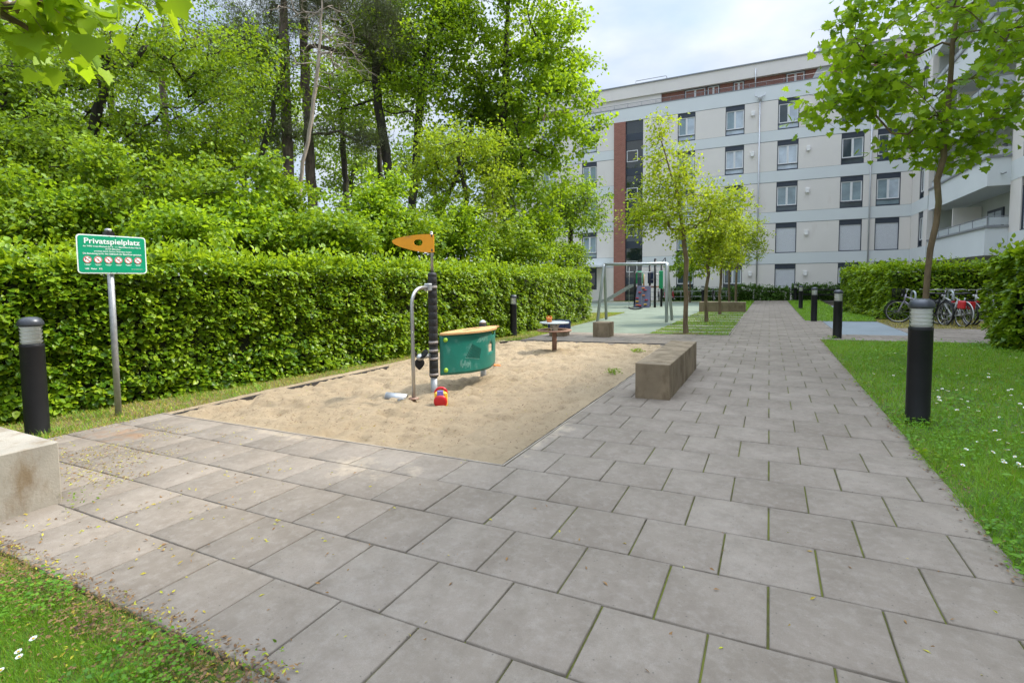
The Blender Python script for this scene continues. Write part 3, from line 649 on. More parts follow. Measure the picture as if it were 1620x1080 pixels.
# ------------------------------------------------------------------ buildings
BANDS = [(2.70,3.60),(6.00,6.90),(9.29,10.20),(12.56,13.43),(15.82,16.98)]
ROWS = [(-.45,2.70),(3.60,6.00),(6.90,9.29),(10.20,12.56),(13.43,15.82)]
def window(parent, w, h, place, style, box=.38, low=.42):
    """place maps (u across, d out of the wall, z) to the world; style: two pane keys or 'shutter'"""
    def bx(m, u0, u1, d0, d1, z0, z1, mi=0):
        vs = [place(u, d, z) for z in (z0, z1) for d in (d0, d1) for u in (u0, u1)]
        m.add(vs, [(0,2,3,1),(4,5,7,6),(0,1,5,4),(2,6,7,3),(0,4,6,2),(1,3,7,5)], mi)
    f = MB(); t = .05
    bx(f, 0, w, -.10, .0, h-box, h)                                        # shutter box
    bx(f, 0, t, -.12, .015, 0, h-box); bx(f, w-t, w, -.12, .015, 0, h-box); bx(f, -.03, w+.03, -.10, .05, -.03, .05)
    if style == 'shutter':
        fr = f.build('window', M['anthracite'], parent); s = MB(); nsl = int((h-box-.05)/.075)
        zs = (h-box-.05)/nsl
        for k_ in range(nsl): bx(s, t+.002, w-t-.002, -.10, -.045+(.0 if k_ % 2 else -.004), .05+k_*zs, .05+(k_+1)*zs-.006)
        s.build('shutter', M['shutter'], fr); return fr
    bx(f, t, w-t, -.12, -.02, low, low+.07)                                 # bar over the fixed light
    bx(f, t, w-t, -.12, -.01, .05, .09)
    fr = f.build('window', M['anthracite'], parent)
    s = MB(); a, b, z0, z1 = t+.003, w-t-.003, low+.073, h-box-.003; mid = (a+b)/2; e = .07
    for (p0, p1) in ((a, mid-.004), (mid+.004, b)):
        bx(s, p0, p0+e, -.10, -.03, z0, z1); bx(s, p1-e, p1, -.10, -.03, z0, z1); bx(s, p0+e, p1-e, -.10, -.03, z0, z0+e); bx(s, p0+e, p1-e, -.10, -.03, z1-e, z1)
    s.build('sash', M['sash'], fr)
    p = MB(); bx(p, a+e, mid-.004-e, -.085, -.065, z0+e, z1-e, 0); bx(p, mid+.004+e, b-e, -.085, -.065, z0+e, z1-e, 1); bx(p, t+.002, w-t-.002, -.09, -.07, .09, low, 2)
    p.build('pane', [M[style[0]], M[style[1]], M[style[2] if len(style) > 2 else 'pane_dark']], fr); return fr

FY = 45.0
bA = empty('apartment_building', (-3, FY, 0), 'long beige and blue grey five storey apartment block facing down the path', 'apartment building')
XL, XR = -27.0, 9.2
def wl(o, b): o.location = -b.location if o.parent is not None else (0,0,0)
def under(mb, name, mats, b, parent=None):
    """build in world coordinates under the empty b"""
    o = mb.build(name, mats, parent or b)
    if parent is None: o.location = Vector((-b.location.x, -b.location.y, -b.location.z))
    return o
COLS = [(-24.2,-22.75),(-20.2,-18.75),(-16.1,-14.66),(-7.40,-5.95),(-3.56,-2.10),(.34,1.84),(4.72,6.20),(7.02,8.52)]
STX = (-13.0, -10.38)
w_ = MB()
w_.box(XL, XR, FY+.30, FY+12, -.5, 17.0, 2)
for z0, z1 in BANDS:
    for xa, xb in ((XL, STX[0]), (STX[1], XR)): w_.box(xa, xb, FY-.012, FY+.30, z0+.02, z1-.02 if z1 < 16 else z1, 1)
    if z1 > 16: w_.box(STX[0], STX[1], FY-.012, FY+.30, z0+.02, z1, 1)
for z0, z1 in BANDS:
    for zz in ((z0, z1) if z1 < 16 else (z0,)):
        for xa, xb in ((XL, STX[0]), (STX[1], XR)): w_.box(xa, xb, FY+.02, FY+.30, zz-.02, zz+.02, 3)
for z0, z1 in ROWS:
    segs = []; x = XL
    for a, b in sorted(COLS+[STX]):
        segs.append((x, a)); x = b
    segs.append((x, XR))
    for a, b in segs: w_.box(a, b, FY, FY+.30, z0, z1-.02 if z0 < 0 else z1-.02, 0)
    for a, b in COLS:
        if z0 < 0: w_.box(a, b, FY, FY+.30, z0, .62, 0)
wall = under(w_, 'wall', [M['beige'], M['band'], M['core'], M['seam']], bA)
b_ = MB(); b_.box(-13.0, -11.95, FY-.14, FY+.30, -.5, 15.80); under(b_, 'brick_pier', M['brick'], bA)
# stair glazing
g_ = MB(); g_.box(-11.95, -10.38, FY+.14, FY+.17, -.4, 15.82); g_ = under(g_, 'stair_glazing', M['pane_mirror'], bA)
s_ = MB()
for zc in (1.4, 4.72, 8.0, 11.3, 14.4): s_.box(-11.94, -10.39, FY+.08, FY+.19, zc-.32, zc+.32)
s_.box(-11.95, -11.90, FY+.06, FY+.2, -.4, 15.81); s_.box(-10.43, -10.38, FY+.06, FY+.2, -.4, 15.81)
under(s_, 'spandrel', M['anthracite'], bA)
for zc in (2.72, 6.02, 9.35, 12.7):
    s_ = MB(); x0, x1, z0, z1 = -11.86, -10.86, zc-.5, zc+.52
    for q in ((x0,x0+.06,z0,z1),(x1-.06,x1,z0,z1),(x0+.06,x1-.06,z0,z0+.06),(x0+.06,x1-.06,z1-.06,z1)): s_.box(q[0], q[1], FY+.07, FY+.135, q[2], q[3])
    under(s_, 'stair_window', M['sash'], bA)
styles = {(7,1):'shutter',(6,1):'shutter',(5,1):'shutter',(5,0):'shutter',(5,4):('pane_dark','pane_pale','pane_pale'),(4,4):('pane_mid','pane_pale','pane_pale'),(4,3):('pane_pale','pane_pale','pane_pale'),(5,3):('pane_pale','pane_pale','pane_pale'),(5,2):('pane_mid','pane_mid','pane_dark'),
          (6,2):('pane_mid','pane_mid','pane_dark'),(7,2):('pane_mid','pane_pale','pane_mid'),(4,0):('pane_dark','pane_mid','pane_dark'),(4,2):('pane_pale','pane_mid','pane_dark'),(2,1):('pane_mid','pane_mid','pane_mid'),(2,2):('pane_mid','pane_mid','pane_dark'),(6,0):('pane_mid','pane_dark','pane_dark')}
rs = np.random.RandomState(8)
for ci, (a, b) in enumerate(COLS):
    for ri, (z0, z1) in enumerate(ROWS):
        zb = .62 if ri == 0 else z0+.0
        if ci == 2 and ri == 0: continue
        st = styles.get((ci, ri)) or [('pane_mid','pane_mid','pane_dark'),('pane_mid','pane_pale','pane_pale'),('pane_dark','pane_mid','pane_dark')][rs.randint(3)]
        pl = lambda u, d, z, a=a, zb=zb: (a+.004+u, FY+.06-d, zb+.005+z)
        o = window(bA, b-a-.008, z1-zb-.012, pl, st); o.location = -bA.location
# entrance at the left
e_ = MB(); a, b = COLS[2]; e_.box(a+.004, b-.004, FY+.1, FY+.16, -.4, 2.66); d = under(e_, 'entrance_door', M['anthracite'], bA)
e_ = MB(); e_.box(a+.2, a+.62, FY+.075, FY+.098, .1, 2.2); e_.box(b-.62, b-.2, FY+.075, FY+.098, .1, 2.2); e_.build('pane', M['pane_mirror'], d)
e_ = MB(); e_.box(a-1.4, b+.9, FY-1.2, FY-.02, 2.74, 2.92); under(e_, 'canopy', M['band'], bA)
# rain pipes with hoppers
for x, zt in ((-.98, 15.9), (6.63, 15.9)):
    p_ = MB(); p_.tube([(x, FY-.09, -.3), (x, FY-.09, zt)], .055, 8); p_.lathe([(.06,0),(.14,.16),(.16,.30),(.16,.34)], 10, (x, FY-.12, zt-.05))
    p_.tube([(x-.35, FY-.05, zt+.62),(x-.32, FY-.12, zt+.36),(x-.1, FY-.12, zt+.28)], .035, 6); p_.tube([(x+.35, FY-.05, zt+.55),(x+.32, FY-.12, zt+.36),(x+.1, FY-.12, zt+.28)], .035, 6)
    under(p_, 'rain_pipe', M['zinc'], bA)
for x, zs in ((2.52, (1.95,5.15,8.46,11.72,14.98)), (-1.48, (1.95,5.15,8.46,11.72,14.98)), (-17.2, (5.1,8.4)), (6.9, ())):
    for z in zs:
        p_ = MB(); p_.box(x-.14, x+.14, FY-.13, FY-.013, z-.14, z+.17, bev=.02); p_.box(x-.11, x+.11, FY-.145, FY-.131, z-.2, z-.10); under(p_, 'vent_hood', M['white_box'], bA)
# set-back top storey, fascia and roof
t_ = MB(); t_.box(XL, XR, FY+.62, FY+.8, 16.9, 17.95); under(t_, 'brick_top_storey', M['brick'], bA)
t_ = MB(); t_.box(-17.5, -8.9, FY+.40, FY+.61, 16.9, 17.95); under(t_, 'penthouse_bay', M['beige'], bA)
r_ = MB(); r_.box(XL-.1, XR+.05, FY+.25, FY+12, 17.95, 19.0, 0); r_.box(XL-.16, XR+.08, FY+.18, FY+12.05, 19.0, 19.1, 1); under(r_, 'roof', [M['beige'], M['coping']], bA)
for a, b, st in ((-6.95,-5.2,('pane_mid','pane_dark','pane_mid')),(-5.1,-4.1,('pane_pale','pane_pale','pane_pale')),(-3.05,-2.2,('pane_dark','pane_dark','pane_dark')),(.85,2.2,('pane_pale','pane_mid','pane_pale')),(-20,-18.6,('pane_mid','pane_mid','pane_mid')),(5,6.4,('pane_mid','pane_mid','pane_mid'))):
    pl = lambda u, d, z, a=a: (a+u, FY+.58-d, 16.75+z)
    o = window(bA, b-a, 1.19, pl, st, .05, .2); o.location = -bA.location
ra = MB()
ra.tube([(XL, FY+.1, 17.42), (XR, FY+.1, 17.42)], .022, 6); ra.box(XL, XR, FY-.03, FY+.25, 16.985, 17.06)
for x in np.arange(XL+.2, XR, 1.25): ra.tube([(x, FY+.1, 17.05), (x, FY+.1, 17.42)], .016, 5)
for z in (17.18, 17.3): ra.tube([(XL, FY+.1, z), (XR, FY+.1, z)], .008, 4)
under(ra, 'terrace_railing', M['coping'], bA)
ra = MB(); ra.tube([(-1.35, FY+.15, 17.0), (-1.35, FY+.15, 18.6)], .05, 6); under(ra, 'vent_pipe', M['zinc'], bA)
ra = MB(); ra.tube([(-11.3,FY+1,19.05),(-11.3,FY+1,19.62),(-8.6,FY+1,19.62),(-8.6,FY+1,19.05)], .03, 6); ra.tube([(-8.6,FY+1,19.62),(-8.4,FY+2,19.05)], .03, 6); under(ra, 'roof_railing', M['coping'], bA)
ra = MB(); ra.box(3.1, 3.4, FY+.9, FY+1.2, 19.1, 19.75); ra.box(3.0, 3.5, FY+.8, FY+1.3, 19.75, 19.82); under(ra, 'chimney', M['zinc'], bA)
ra = MB(); ra.prism([(0,0),(1.3,0),(1.3,2.1),(1.0,2.1)], (2.6,FY+.6,17.0), (1,0,0), (0,0,1), .06); under(ra, 'terrace_screen', M['band'], bA)

# right-hand building
bB = empty('apartment_building', (14, 20, 0), 'apartment block on the right with stacked deep balconies behind the maple', 'apartment building')
XA, XB, XW = 9.2, 10.05, 10.9; Y1, Y2, YE = 40.6, 30.16, -6.0
w_ = MB()
TOP = 19.6
w_.box(XA+.30, 24, Y1, FY+12, -.5, TOP-.02, 2); w_.box(XW+.02, 24, Y2, Y1-.001, -.5, TOP-.02, 2); w_.box(XB+.30, 24, YE, Y2-.001, -.5, TOP-.02, 2)
WB = [(27.55,28.95),(21.5,23.0),(15.5,17.0),(9.5,11.0),(3.5,5.0)]      # windows of the near wing
for z0, z1 in BANDS[:-1]+[(15.82,16.75)]:
    w_.box(XA-.012, XA+.30, Y1, FY-.02, z0, z1, 1); w_.box(XB-.012, XB+.30, YE, Y2, z0, z1, 1)
for z0, z1 in ROWS+[(16.75,19.55)]:
    y = YE
    for a, b in sorted(WB):
        w_.box(XB, XB+.30, y, a, z0, z1, 0); y = b
        if z0 < 0: w_.box(XB, XB+.30, a, b, z0, .62, 0)
        if z0 > 16: w_.box(XB, XB+.30, a, b, z0, z1, 0)
    w_.box(XB, XB+.30, y, Y2, z0, z1, 0)
    a0, a1 = 41.6, 42.9
    w_.box(XA, XA+.30, Y1, a0, z0, z1, 0); w_.box(XA, XA+.30, a1, FY-.02, z0, z1, 0)
    if z0 < 0: w_.box(XA, XA+.30, a0, a1, z0, .62, 0)
    if z0 > 16: w_.box(XA, XA+.30, a0, a1, z0, z1, 0)
w_.box(XW-.02, XW+.02, Y2+.01, Y1-.002, -.5, TOP-.03, 4); w_.box(XA+.31, XW-.02, Y1-.1, Y1-.002, -.5, TOP-.03, 4); w_.box(XB+.31, XW-.02, Y2+.002, Y2+.1, -.5, TOP-.03, 4)
w_.box(XA-.05, 24, YE-.1, FY+12, TOP, TOP+.15, 3)
under(w_, 'wall', [M['beige'], M['band'], M['core'], M['coping'], M['loggia']], bB)
for ri, (z0, z1) in enumerate(ROWS):
    zb = .62 if ri == 0 else z0
    for a, b in WB:
        pl = lambda u, d, z, a=a, zb=zb: (XB+.06-d, a+.004+u, zb+.005+z)
        st = 'shutter' if ri in (1,) and a > 27 else ('pane_mid','pane_dark','pane_dark')
        o = window(bB, b-a-.008, z1-zb-.012, pl, st); o.location = -bB.location
    pl = lambda u, d, z, zb=zb: (XA+.06-d, 41.6+.004+u, zb+.005+z)
    o = window(bB, 1.292, z1-zb-.012, pl, ('pane_mid','pane_dark','pane_dark')); o.location = -bB.location
for ki in range(5):
    zt = 3.86+3.29*ki; zl = zt-1.30
    b_ = MB(); b_.box(XA, XA+.18, Y2, Y1-.3, zl, zt, 0); b_.box(XA+.18, XB+.6, Y2, Y2+.16, zl, zt, 0); b_.box(XA+.18, XW-.03, Y2+.16, Y1-.3, zl, zl+.18, 0); b_.box(XA+.18, XW-.03, Y1-.3, Y1-.12, zl, zt, 0)
    bo = under(b_, 'balcony', [M['band'], M['coping']], bB)
    c_ = MB(); c_.box(XA-.06, XA+.24, Y2-.06, Y1-.3, zt, zt+.11); c_.box(XA+.24, XB+.58, Y2-.06, Y2+.22, zt, zt+.11); c_.build('coping', M['coping'], bo)
    c_ = MB(); c_.tube([(XA+.1,Y1-.4,zt+.55),(XA+.1,Y2+.08,zt+.55),(XB+.55,Y2+.08,zt+.55)], .02, 6)
    for y in np.arange(Y2+.1, Y1-.4, 2.0): c_.box(XA+.08, XA+.12, y-.03, y+.03, zt+.11, zt+.55)
    c_.box(XB+.2, XB+.24, Y2+.06, Y2+.1, zt+.11, zt+.55)
    c_.build('railing', M['coping'], bo)
    c_ = MB(); c_.box(XA+.095, XA+.105, Y2+.12, Y1-.4, zt+.14, zt+.5); c_.box(XA+.16, XB+.5, Y2+.075, Y2+.085, zt+.14, zt+.5); c_.build('glass_panel', M['rail_glass'], bo)
    c_ = MB(); c_.tube([(XA+.5,Y2+.0,zl+.55),(XA+.5,Y2-.2,zl+.5),(XA+.62,Y2-.24,zl+.55)], .03, 6); c_.build('water_spout', M['coping'], bo)
    d_ = MB(); d_.box(XW-.09, XW-.022, 33.4, 35.6, zl+.2, zl+2.6); do = under(d_, 'balcony_door', M['anthracite'], bB)
    e_ = MB(); e_.box(XW-.105, XW-.092, 33.6, 34.4, zl+.35, zl+2.45); e_.box(XW-.105, XW-.092, 34.55, 35.4, zl+.35, zl+2.45); e_.build('pane', M['pane_pale'], do)
    d_ = MB(); d_.box(XA+.35, XW-.05, 36.6, 36.75, zl+.19, zl+3.2-.2); under(d_, 'balcony_partition', M['beige'], bB)
# something pale stored on the upper balcony
c_ = MB(); c_.box(9.46, 9.9, 30.5, 31.3, 6.032, 7.74, bev=.05)
tag(c_.build('storage_box', plain('wicker_beige', (.42,.33,.22), .8, 0, .15, 20)), 'beige wicker box standing on a balcony of the right building', 'box')

# ------------------------------------------------------------------ concrete benches and cubes
def block(name, x0, x1, y0, y1, h, mat, label, cat, joints=(), axis='y'):
    xc, yc = (x0+x1)/2, (y0+y1)/2; m = MB(); z0 = min(gz(x0,y0), gz(x0,y1))-.06; zt = gz(xc, yc)+h
    cuts = [y0 if axis == 'y' else x0]+list(joints)+[y1 if axis == 'y' else x1]
    for a, b in zip(cuts[:-1], cuts[1:]):
        a += .003; b -= .003
        if axis == 'y': m.box(x0, x1, a, b, z0, zt, bev=.008)
        else: m.box(a, b, y0, y1, z0, zt, bev=.008)
    return tag(m.build(name, mat), label, cat)
block('concrete_bench', -1.60, -1.155, 4.48, 7.25, .475, M['concrete'], 'long brown stained concrete bench block between the sand and the path', 'bench', (5.87,))
block('concrete_bench', -7.5, -4.725, -.95, -.47, .485, M['concrete_light'], 'pale streaked concrete bench block at the near left corner', 'bench', (-6.2,), 'x')
block('concrete_bench', -3.30, -1.07, 26.15, 26.65, .50, M['concrete'], 'long low concrete bench far up the path behind the grass strips', 'bench', (-2.2,), 'x')
block('concrete_cube', -4.60, -4.12, 12.08, 12.62, .43, M['concrete'], 'square concrete seat cube in front of the swing', 'seat cube')
block('concrete_cube', -5.93, -5.45, 11.98, 12.46, .42, M['concrete'], 'concrete seat cube under a navy cloth behind the round table', 'seat cube')
cz = gz(-5.69,12.2)
c_ = MB(); n_ = 40; per = []
for i in range(n_):
    t_ = i/n_*4; sd = int(t_); f_ = t_-sd; a = .268
    per.append([(-a+2*a*f_,-a),(a,-a+2*a*f_),(a-2*a*f_,a),(-a,a-2*a*f_)][sd])
vs = []; cx, cy = -5.69, 12.22
for i, (u, v) in enumerate(per):
    hb = .20+.05*math.sin(i*1.3)+.02*math.sin(i*3.1); wv = 1+.03*math.sin(i*2.2)
    vs += [(cx+u*wv, cy+v*wv, cz+hb), (cx+u, cy+v, cz+.435), (cx+u*.8, cy+v*.8, cz+.475+.012*math.sin(i))]
fs = []
for i in range(n_):
    j = (i+1) % n_
    fs += [(3*i,3*j,3*j+1,3*i+1),(3*i+1,3*j+1,3*j+2,3*i+2)]
fs.append(tuple(3*i+2 for i in range(n_))); c_.add(vs, fs, 0, True)
tag(c_.build('cloth', M['navy']), 'navy blue cloth draped over the seat cube behind the round table', 'cloth')

# ------------------------------------------------------------------ bollard lights
def make_bollard():
    root = empty('bollard_light', (0,0,0), 'x', 'bollard light', 'bollard lights along the path')
    h = 1.30; m = MB(); m.lathe([(.110,-.1),(.110,.02),(.106,.03),(.106,h*.745),(.1075,h*.748),(.1075,h*.752),(.106,h*.755),(.106,h*.765),(.103,h*.77),(.02,h*.772)], 28); m.build('post', M['black_metal'], root)
    m = MB(); z = h*.772; n_ = 5; dz = (h*.925-z)/n_
    prof = []
    for k in range(n_): prof += [(.080, z+k*dz), (.096, z+k*dz+dz*.6), (.096, z+k*dz+dz*.75), (.080, z+(k+1)*dz-.002)]
    m.lathe(prof, 28, smooth=False); m.build('louvre', M['lens_white'], root)
    m = MB(); m.lathe([(.101,z),(.101,h*.93)], 28, cap=False); m.build('lens', M['lens_clear'], root)
    m = MB(); m.lathe([(.085,h*.925),(.112,h*.926),(.114,h*.935),(.110,h*.958),(.092,h*.982),(.056,h*.996),(.001,h)], 28); m.build('cap', M['cap_metal'], root)
    return root
bol = make_bollard()
for i, (x, y, lab, s) in enumerate([(1.415,4.44,'large black bollard light in the lawn in front of the maple trunk',1.01),
        (-7.37,.39,'black bollard light by the hedge behind the pale near bench',1.02),(-7.13,12.0,'black bollard light at the hedge foot left of the round table',.985),
        (1.585,13.42,'second black bollard from the near end of the row along the right of the path',.975),(1.48,19.75,'third black bollard from the near end of the row along the right of the path',.98),
        (1.50,29.3,'fourth black bollard from the near end of the row along the right of the path',.97),(1.78,43.0,'farthest and smallest black bollard at the end of the path on the right',.98),(-4.5,39.0,'far black bollard standing before the bicycles left of the path',.98)]):
    o = bol if i == 0 else copy_tree(bol); o['label'] = lab; o.location = (x, y, gz(x, y)-.01); o.scale = (s, s, s); o.rotation_euler.z = i*.7

# ------------------------------------------------------------------ playground sign
sx, sy = -7.5, 1.26; g0 = gz(sx, sy)
sg = empty('playground_sign', (sx, sy, g0), 'green playground sign with white border and red prohibition symbols on a grey pole', 'sign', rz=math.radians(-4))
m = MB(); m.tube([(0,0,-.2),(0,0,2.34)], .036, 12); m.lathe([(.038,2.33),(.038,2.36),(.01,2.37)], 12); m.build('pole', M['galv'], sg)
m = MB(); m.box(-.04,.055,-.045,.045,2.27,2.325); m.build('clamp', M['black_metal'], sg)
m = MB(); m.box(-.04,.055,-.045,.045,1.83,1.87); m.build('clamp', M['black_metal'], sg)
def rrect(w, h, r, n=5):
    p = []
    for cx, cy, a0 in ((w/2-r,h/2-r,0),(-w/2+r,h/2-r,90),(-w/2+r,-h/2+r,180),(w/2-r,-h/2+r,270)):
        for k in range(n+1): a = math.radians(a0+90*k/n); p.append((cx+r*math.cos(a), cy+r*math.sin(a)))
    return p
PW, PH, PZ, PX, PY = .745, .475, 2.04, .062, .014
m = MB(); m.prism(rrect(PW, PH, .04), (PX, PY, PZ), (0,1,0), (0,0,1), .006); pl_ = m.build('sign_plate', M['sign_white'], sg)
m = MB(); m.prism(rrect(PW-.028, PH-.028, .032), (PX+.004, PY, PZ), (0,1,0), (0,0,1), .004); m.build('sign_face', M['sign_green'], pl_)
def text(s, u, v, size, parent, mat, width=None, bold=0.0, x=PX+.0085):
    cu = bpy.data.curves.new('t', 'FONT'); cu.body = s; cu.size = size; cu.align_x = 'CENTER'; cu.align_y = 'CENTER'; cu.extrude = .0004; cu.offset = bold
    to = bpy.data.objects.new('t', cu); COL.objects.link(to); bpy.context.view_layer.update()
    me = bpy.data.meshes.new_from_object(to.evaluated_get(bpy.context.evaluated_depsgraph_get()))
    w = max(1e-4, to.dimensions.x); bpy.data.objects.remove(to); bpy.data.curves.remove(cu)
    k = width/w if width else 1
    for vt in me.vertices: vt.co = (x+vt.co.z, PY+u+vt.co.x*k, PZ+v+vt.co.y)
    me.materials.clear(); me.materials.append(mat); o = bpy.data.objects.new('lettering', me); COL.objects.link(o); o.parent = parent; return o
text('Privatspielplatz', 0, .158, .092, pl_, M['sign_white'], .60, .0018)
text('der WEG Irmen-Elisabeth-Str. 9 - 11 / Maximilian-Kolbe-Allee 8,', 0, .095, .026, pl_, M['sign_white'], .62, .0004)
text('81739 München', 0, .066, .024, pl_, M['sign_white'], .16, .0004)
text('errichtet durch Demos Wohnbau GmbH', 0, .037, .024, pl_, M['sign_white'], .40, .0004)
text('Die Benutzung ist für den Gebrauch der Bewohner gestattet.', 0, .006, .027, pl_, M['sign_white'], .63, .0006)
text('eHB   Natur   KG', -.215, -.180, .026, pl_, M['sign_white'], .18, .0008)
text('www.spielplatz.de', .255, -.180, .014, pl_, M['sign_white'], .13)
for i in range(6):
    u = -.272+i*.1085; v = -.068; r = .0435
    m = MB(); c = [(r*math.cos(a), r*math.sin(a)) for a in np.linspace(0, 2*math.pi, 25)[:-1]]
    m.prism(c, (PX+.0072, PY+u, PZ+v), (0,1,0), (0,0,1), .0015, 0)
    k_ = 24; ring = []
    for rr in (r*.97, r*.80):
        for a in np.linspace(0, 2*math.pi, k_+1)[:-1]: ring.append((PX+.0095, PY+u+rr*math.cos(a), PZ+v+rr*math.sin(a)))
    m.add(ring, [(j, (j+1) % k_, k_+(j+1) % k_, k_+j) for j in range(k_)], 1)
    a = -math.pi/4; dx, dy = math.cos(a)*r*.85, math.sin(a)*r*.85; nx, ny = -math.sin(a)*.0035, math.cos(a)*.0035
    m.add([(PX+.0099, PY+u+sx_*dx+sn*nx, PZ+v+sx_*dy+sn*ny) for sx_, sn in ((-1,-1),(1,-1),(1,1),(-1,1))], [(0,1,2,3)], 1)
    bl = [[(-.024,.004,.016,.012),(.010,.012,.014,.010),(-.022,-.012,.005,.016),(.004,-.012,.005,.016)],[(-.004,-.016,.007,.03)],[(-.006,-.012,.022,.006),(-.002,-.004,.006,.014)],[(-.012,-.006,.018,.012),(.008,.006,.009,.009)],[(-.018,-.002,.022,.012),(.004,-.014,.007,.012)],[(-.02,-.014,.014,.008),(.002,-.014,.016,.008),(-.006,-.004,.012,.006)]][i]
    for (bu, bv, bw, bh) in bl:
        m.add([(PX+.0088, PY+u+bu, PZ+v+bv),(PX+.0088, PY+u+bu+bw, PZ+v+bv),(PX+.0088, PY+u+bu+bw, PZ+v+bv+bh),(PX+.0088, PY+u+bu, PZ+v+bv+bh)], [(0,1,2,3)], 2)
    m.build('pictogram', [M['sign_white'], M['sign_red'], M['sign_black']], pl_)
    m = MB(); m.box(PX+.0062, PX+.0072, PY+u-.034, PY+u+.034, PZ-.128, PZ-.124); m.box(PX+.0062, PX+.0072, PY+u-.022, PY+u+.022, PZ-.138, PZ-.134); m.build('caption_line', M['sign_white'], pl_)
m = MB()
for u, v in ((-.032,.222),(.032,.222),(-.032,-.222),(.032,-.222)): m.lathe([(.006,0),(.006,.004),(.003,.006)], 8, (0,0,0), 0, True, True, Matrix.Translation((PX+.004,PY+u,PZ+v)) @ Matrix.Rotation(math.pi/2, 4, 'Y'))
m.build('bolt', M['black_metal'], pl_)

# ------------------------------------------------------------------ ship play post in the sand
px_, py_ = -4.44, 3.91; g0 = gz(px_, py_)-.05
sh = empty('ship_play_post', (px_, py_, g0), 'ship themed play post with orange flag and curved teal counter panel in the sand', 'playground post')
Z0 = .03
m = MB(); m.lathe([(.05,-.2),(.05,.27)], 14); m.build('post_base', M['galv'], sh)
m = MB(); prof = [(.01,.262),(.066,.262)]
for z in np.arange(.29, 1.74, .103): prof += [(.066,z),(.0635,z+.004),(.066,z+.008)]
prof += [(.066,1.775),(.05,1.795),(.01,1.80)]; m.lathe(prof, 20); m.build('post', M['black_rope'], sh)
for z in (.30,.535,.655,.775,1.585):
    m = MB(); m.lathe([(.0665,z-.017),(.0705,z-.014),(.0705,z+.014),(.0665,z+.017)], 20); m.build('ring', M['ring_grey'], sh)
m = MB(); m.tube([(0,0,1.79),(0,0,2.38)], .022, 10); m.lathe([(.024,2.375),(.02,2.39),(.001,2.395)], 10); fp = m.build('flag_pole', M['steel'], sh)
for z in (2.12,2.33): m = MB(); m.box(-.035,.035,-.034,.02,z-.02,z+.02,bev=.005); m.build('clamp', M['cap_metal'], fp)
outl = []
for k in range(16): # flag outline around (u to the left, z)
    pass
fo = [(-.055,2.345),(-.055,2.22),(-.055,2.09),(.04,2.088),(.16,2.10),(.30,2.13),(.42,2.165),(.52,2.205),(.56,2.235),(.57,2.255),(.56,2.275),(.50,2.30),(.38,2.325),(.25,2.342),(.12,2.352),(.02,2.352)]
fo = [(u, z) for u, z in fo]; hc = (.18,2.235)
ang = [math.atan2(z-hc[1], u-hc[0]) for u, z in fo]; ho = [(hc[0]+.068*math.cos(a), hc[1]+.05*math.sin(a)) for a in ang]
dirv = Vector((-.93,-.36,0)); nrm = Vector((-.36,.93,0))*.009; n_ = len(fo); vs = []
for s_ in (1,-1):
    for ring in (fo, ho):
        for u, z in ring: vs.append(Vector((0,0,z))+dirv*u+nrm*s_+Vector((.0,-.03,0)))
fs = []
for i in range(n_):
    j = (i+1) % n_
    fs += [(i,j,n_+j,n_+i),(2*n_+j,2*n_+i,3*n_+i,3*n_+j),(i,2*n_+i,2*n_+j,j),(n_+i,n_+j,3*n_+j,3*n_+i)]
m = MB(); m.add(vs, fs); m.build('flag', M['orange'], sh)
# bent speaking tube
m = MB(); pts = [(.03,-.53,.0),(.03,-.53,.5),(.03,-.535,1.15)]
for k in range(1, 9):
    a = k/8*math.pi/2; pts.append((.03-.02*k/8, -.535+.25*(1-math.cos(a)), 1.32+.26*math.sin(a)))
pts.append((.0,-.12,1.585)); m.tube(pts, .026, 12); sp_ = m.build('speaking_tube', M['steel'], sh)
m = MB(); m.box(-.045,.045,-.15,-.062,1.53,1.64,bev=.012); m.build('mouthpiece', M['galv'], sp_)
m = MB(); m.lathe([(.075,.045),(.07,.06),(.03,.065)], 14, (.03,-.53,0)); m.build('foot_plate', M['rust'], sp_)
# propeller
m = MB(); m.tube([(-.03,-.06,.585),(-.07,-.24,.585)], .035, 10); m.lathe([(.05,0),(.05,.06),(.02,.1)], 12, (0,0,0), 0, True, True, Matrix.Translation((-.06,-.21,.585)) @ Matrix.Rotation(math.radians(95), 4, 'X'))
pr = m.build('propeller_hub', M['galv'], sh)
for k in range(3):
    a = 2*math.pi*k/3+.5; m = MB(); vs = []; n1, n2 = 7, 4
    for i in range(n1):
        t_ = i/(n1-1); r_ = .03+.155*t_; w_2 = .072*math.sin(math.pi*min(1, .22+.75*t_))
        for j in range(n2):
            q = j/(n2-1)*2-1; tw = .9-.5*t_
            lx, lz, ly = r_, q*w_2*math.cos(tw), q*w_2*math.sin(tw)
            vs.append((-.07+lx*math.cos(a)-lz*math.sin(a), -.25+ly, .585+lx*math.sin(a)+lz*math.cos(a)))
    top = [(i*n2+j, i*n2+j+1, (i+1)*n2+j+1, (i+1)*n2+j) for i in range(n1-1) for j in range(n2-1)]
    m.add(vs, top, 0, True); ob = m.build('propeller_blade', M['black_metal'], pr); sm_ = ob.modifiers.new('solid', 'SOLIDIFY'); sm_.thickness = .012
